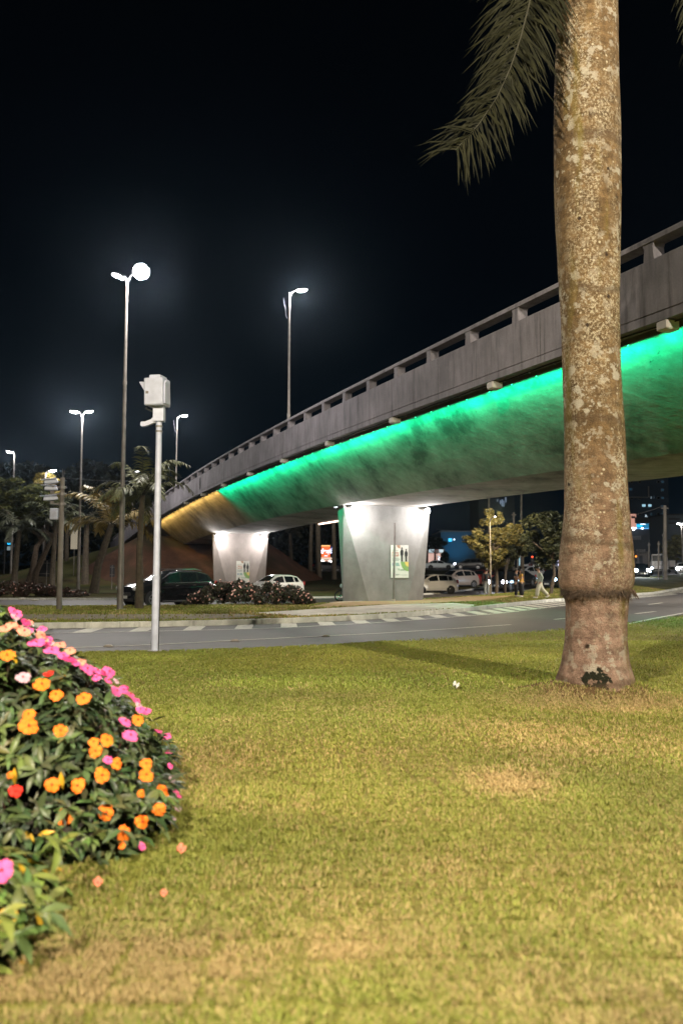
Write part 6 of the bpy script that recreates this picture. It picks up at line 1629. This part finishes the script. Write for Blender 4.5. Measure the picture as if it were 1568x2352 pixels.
on(t, 1004, 1009, 1277, 1280, Y2, 'poster_panel', E('white_fascia', (.62, .80, .88), .75), .2); on(t, 988, 998, 1264.5, 1266.5, Y2, 'sign_mark', M('dark_letters', (.10, .11, .12), .7), .27)
lit_text(t, '0', 1008, 1287, Y2, .7, E('blue_white', (.75, .85, 1), 3), .18)
# street trees in front of it, dark
for px, sd, lab in ((998, 31, 'thin dark street tree in front of the lit storefront'), (1019, 32, 'dark street tree at the right end of the storefront')):
    tree_px(lab, px, 1306, 127, [(px, 1245, 26, 16), (px-10, 1252, 16, 12), (px+10, 1250, 18, 12)] if sd == 31 else [(px, 1283, 8, 10), (px+2, 1276, 7, 8)], 1600, .3, [(.012, .02, .018)], [(px, 1280), (px, 1262)], .16, sd)
q = at(1003, 1306, 126); sign_post(Vector((q.x, 126, tz(126))), 3.1, 'round traffic sign on a post before the lit storefront', None)
o = bpy.data.objects[-1] if False else None
rs = [o_ for o_ in COL.objects if o_.get('label') == 'round traffic sign on a post before the lit storefront'][0]
MB().lathe([(.36, -.02), (.36, .02)], 'y', (0, -.06, 2.8), 20).build('disc', M('sign_grey', (.25, .22, .22), .5), rs); MB().lathe([(.36, -.02), (.36, .0), (.28, .0), (.28, -.02)], 'y', (0, -.09, 2.8), 20, False).build('red_rim', M('sign_red', (.35, .05, .05), .5), rs)
# tall dark apartment block at the right
Y = 175
t = building('tall dark apartment block with a few lit windows at the right edge', 1418, 1531, 1040, Y, 16, M('night_render', (.035, .055, .085), .9, col2=(.028, .045, .07), scale=.2, world=True), 'apartment block', 'apartment_block')
WL = E('cool_window', (.45, .80, 1), .75); WD = E('dim_window', (.05, .16, .26), .22)
for x0, x1, y0, y1, m_ in ((1472.5, 1481, 1158, 1164.5, WL), (1486.5, 1494.5, 1158, 1164.5, WL), (1492, 1495.5, 1140, 1146, E('mid_window', (.30, .42, .5), .4)), (1499, 1501, 1139, 1145, WD), (1443, 1450, 1121, 1127, WD), (1492, 1496, 1178, 1184, WD)):
    o = on(t, x0, x1, y0, y1, Y, 'window', FRM, .05, None, .2); on(t, x0+.5, x1-.5, y0+.5, y1-.5, Y, 'pane', m_, .18, o, .06)
for r_ in range(7):
    for x0 in (1516.5,):
        y0 = 1104+18.6*r_; o = on(t, x0, x0+6.5, y0, y0+5.6, Y, 'window', FRM, .05, None, .2); on(t, x0+.5, x0+6, y0+.5, y0+5.1, Y, 'pane', WD, .18, o, .06)
for x0 in (1446, 1464, 1507):
    for y0 in (1104, 1141, 1178, 1197): o = on(t, x0, x0+6, y0, y0+5.5, Y, 'window', FRM, .05, None, .2); on(t, x0+.5, x0+5.5, y0+.5, y0+5, Y, 'pane', GLASS, .18, o, .06)
on(t, 1440, 1485, 1142.5, 1144, Y, 'balcony_slab', M('balcony', (.22, .22, .22), .8), .9, None, 1.2); on(t, 1484, 1485.2, 1118, 1143, Y, 'balcony_post', M('balcony', (.22, .22, .22), .8), .9, None, .3)
# block seen above the trees, dim bluish lit bands
t = building('distant block with faint vertical light bands above the trees', 1100, 1180, 1120, 210, 14, M('night_render', (.035, .055, .085), .9), 'apartment block', 'apartment_block')
for x0, x1, y0, y1 in ((1147, 1150, 1149, 1158), (1151, 1154, 1147, 1163), (1155, 1157, 1150, 1164), (1159, 1162, 1142, 1154), (1140, 1143, 1147, 1152)): on(t, x0, x1, y0, y1, 210, 'window', E('band_window', (.30, .40, .55), .45), .1)
for x0, y0 in ((1190, 1176), (1208, 1180), (1172, 1158)): pass
t = building('pale low building far right behind the poles', 1531, 1600, 1183, 150, 10, M('pale_night', (.10, .12, .13), .9), 'building')
on(t, 1534, 1560, 1190, 1194, 150, 'window_band', DARK, .06); on(t, 1534, 1560, 1200, 1204, 150, 'window_band', DARK, .06)
# shop with billboard
Y = 138
t = building('dark shop with a salmon tower sign and a blue lit signboard beside the palm', 1440, 1490, 1214, Y, 9, WALLD, 'shop', 'shop')
on(t, 1443.5, 1457, 1181, 1212, Y, 'tower_sign', E('salmon_sign', (1, .50, .38), .62), .3, None, .5)
on(t, 1446, 1455, 1186, 1191, Y, 'sign_mark', DARK, .56)
on(t, 1454, 1488, 1189, 1202, Y, 'dark_canopy', M('canopy', (.012, .014, .018), .7), .5, None, .6)
on(t, 1457, 1487, 1203, 1213, Y, 'blue_signboard', E('blue_board', (.02, .28, .55), .7), .3)
on(t, 1459, 1472, 1205, 1211, Y, 'cyan_panel', E('cyan_sign', (.02, .55, 1), 1.3), .38)
on(t, 1467, 1479, 1203.6, 1205, Y, 'sign_mark', E('blue_white', (.75, .85, 1), 3), .45)
lit_text(t, 'A', 1480.5, 1188, Y, .62, E('letter_a', (.6, .75, .85), .9), .4, .02)
on(t, 1440, 1487, 1213.4, 1215, Y, 'light_strip', E('blue_strip', (.15, .5, 1), 1.2), .34)
for x, y in ((1449, 1213), (1455, 1213.5), (1451, 1217), (1471, 1214)):
    p = at(x, y, Y)-t.location; MB().ell((p.x, -.6, p.z), (.22, .12, .14), 10, 7).build('spot_lamp', E('shop_spot', (.92, .96, 1), 5), t, smooth=True)
on(t, 1446, 1470, 1231, 1240, Y, 'shutter_sign', M('dull_sign', (.16, .17, .19), .8), .12)
t = building('low pale wall building with faded lettering behind the street at the right', 1452, 1490, 1271, 124, 6, M('wall_grey', (.16, .145, .14), .9))
on(t, 1456, 1488, 1267, 1272, 124, 'parapet', M('parapet_grey', (.24, .22, .21), .9), .1); lit_text(t, 'E CONS', 1470, 1266, 124, .40, WALLP, .12, .01); lit_text(t, 'CIMENTOS', 1472, 1271.3, 124, .28, DARK, .17)
on(t, 1467, 1474, 1276, 1296, 124, 'gate', M('gate_dark', (.05, .055, .06), .7), .06)
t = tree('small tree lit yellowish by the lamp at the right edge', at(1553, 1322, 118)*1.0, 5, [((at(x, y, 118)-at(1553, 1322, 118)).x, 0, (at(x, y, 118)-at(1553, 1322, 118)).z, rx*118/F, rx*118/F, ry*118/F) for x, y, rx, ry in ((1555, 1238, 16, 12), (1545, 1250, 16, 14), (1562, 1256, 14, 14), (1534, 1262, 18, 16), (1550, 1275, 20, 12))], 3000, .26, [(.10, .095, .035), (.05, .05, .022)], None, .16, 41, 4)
# poles at the right
def rpole(label, px, pyb, pxt, pyt, Y, r_, arm=None, group='poles on the far right', mat=POLE):
    a = at(px, pyb, Y); b = at(pxt, pyt, Y); t = thing('utility_pole', label, 'pole', Vector((a.x, Y, tz(Y))), 0, group)
    MB().tube([(0, 0, -.2), (b.x-a.x, 0, b.z-tz(Y))], [r_, r_*.75], 10).build('shaft', mat, t, smooth=True)
    MB().box((b.x-a.x, 0, b.z-tz(Y)-.3), (r_*3.4, .12, .10)).build('cross_arm', STEEL, t)
    return t, b
p1, e1 = rpole('tallest grey concrete pole on the grass island at the right', 1527, 1334, 1525.5, 1161, 84, .22)
rpole('thin post left of the tallest pole in front of the truck', 1511, 1334, 1511, 1243, 84, .09)
rpole('thin pole just left of the tallest pole, farther back', 1522, 1313, 1522, 1224, 104, .13)
rpole('thin pole with a round top beside the motorcycle', 1489, 1322, 1489, 1246, 96, .10)
rpole('grey pole behind the olive lit tree with its top under the deck', 1178, 1312, 1179, 1177, 100, .17)
rpole('tall thin pole above the dark tree, right of the olive lit tree', 1196, 1320, 1196.5, 1120, 108, .16)
rpole('slim pole rising above the top of the olive lit tree', 1122, 1320, 1122, 1120, 104, .14)
t, _ = rpole('short pole with a cabinet behind the people', 1188, 1310, 1187.5, 1250, 98, .12)
MB().box((.3, 0, 3.0), (.5, .3, 1.4), None, 1, .03).build('cabinet', STEEL, t)
far_lamp(1568, 1568, 1206, 112, -.3, 'street lamp at the very right edge shining on the tree', 500, 1.2, 40)
# little lights between the trees
t = thing('light_column', 'thin pale blue light column behind the woman in yellow', 'light', at(1193, 1310, 112)); t.location.z = tz(112)
MB().tube([(0, 0, -.2), (0, 0, .6)], .14, 8).build('base', DARK, t); zz0, zz1 = at(1193, 1299, 112).z-t.location.z, at(1193, 1276, 112).z-t.location.z
MB().tube([(0, 0, zz0), (0, 0, zz1)], .10, 8).build('tube', E('pale_blue', (.45, .75, .85), .9), t)
t = thing('traffic_light', 'traffic light showing red far behind the walking man', 'traffic light', at(1222, 1315, 110)); t.location.z = tz(110)
zz = at(1221, 1280, 110).z-t.location.z; MB().tube([(0, 0, -.2), (0, 0, zz+.4)], .08, 8).build('post', DARK, t); hs = MB().box((-.05, -.1, zz-.3), (.4, .25, 1.15), None, 1, .04).build('housing', DARK, t)
for k, c in enumerate((E('red_signal', (1, .08, .03), 3), DARK, DARK)): MB().ell((-.05, -.25, zz+.05-.35*k), (.13, .05, .13), 10, 7).build('signal_lens', c, hs)
t = thing('traffic_light', 'amber traffic light just right of the palm trunk bulge', 'traffic light', at(1459, 1315, 116)); t.location.z = tz(116)
zz = at(1459, 1278, 116).z-t.location.z; MB().tube([(0, 0, -.2), (0, 0, zz+.4)], .08, 8).build('post', DARK, t); hs = MB().box((0, -.1, zz-.2), (.4, .25, 1.15), None, 1, .04).build('housing', DARK, t)
for k, c in enumerate((DARK, E('amber_signal', (1, .28, .03), 3), DARK)): MB().ell((0, -.25, zz+.35-.35*k), (.13, .05, .13), 10, 7).build('signal_lens', c, hs)
t = thing('lit_display', 'white lit shop display boxes half hidden by the left edge of the palm trunk', 'lit display', at(1284, 1300, 118)); t.location.z = tz(118)
for x0, x1, y0, y1 in ((1281, 1286, 1277.5, 1284), (1287, 1291, 1277, 1283), (1279, 1282, 1287, 1289.5), (1286, 1290, 1286.5, 1289), (1281, 1284.5, 1295, 1300)): on(t, x0, x1, y0, y1, 118, 'lit_box', E('display_white', (.75, .75, 1), 2.2), 0, None, .3)
MB().box((.2, .3, 2.0), (3.2, .2, 4.4)).build('back_wall', WALLD, t)
def cable(label, a, b, sag, r_=.018):
    t = thing('overhead_cable', label, 'cable', a, 0, 'overhead cables'); n = 24
    MB().tube([(b-a)*(i/n)+Vector((0, 0, -sag*4*(i/n)*(1-i/n))) for i in range(n+1)], r_, 5).build('wire', M('wire', (.16, .15, .15), .6), t)
cable('overhead cable running left from the tallest right pole', e1, at(1300, 1205, 95), .5)
cable('thin overhead cable between the middle pier and the olive lit tree', at(1000, 1215, 112), at(1179, 1214, 100), .3)
cable('thin overhead cable low across the dark wood at the left', at(150, 1098, 105), at(420, 1097, 105), .4)
# distant sign cluster at the far left
t = thing('gantry_sign', 'small distant lit blue and white sign behind the far left lamp mast', 'sign', at(24, 1300, 104)); t.location.z = tz(104)
MB().tube([(-.8, .1, -.2), (-.8, .1, 4.6)], .09, 8).build('post', DARK, t)
on(t, 17, 27, 1255, 1264, 104, 'white_panel', E('pale_panel', (.55, .70, .72), .32), 0); on(t, 18, 25.5, 1247, 1251, 104, 'blue_lamp', E('cyan_sign', (.02, .55, 1), 1.3), .05); on(t, 32, 40, 1249, 1257, 104, 'side_panel', M('dull_panel', (.12, .14, .15), .7), 0)
# fill in small distant lights

# ------------------------------------------------------------------ thin even haze, added to make the lamps glow
def haze():
    m = bpy.data.materials.new('haze'); m.use_nodes = True; nt = m.node_tree; nt.nodes.clear()
    o = nt.nodes.new('ShaderNodeOutputMaterial'); v = nt.nodes.new('ShaderNodeVolumePrincipled')
    v.inputs['Density'].default_value = .00013; v.inputs['Color'].default_value = (.55, .76, 1, 1); v.inputs['Anisotropy'].default_value = .90
    nt.links.new(v.outputs[0], o.inputs['Volume'])
    h = MB().box((0, 150, 24), (1100, 1560, 60)).build('haze', m); tag(h, 'thin haze added for a glow round the street lamps', 'haze', None, 'stuff')
haze()
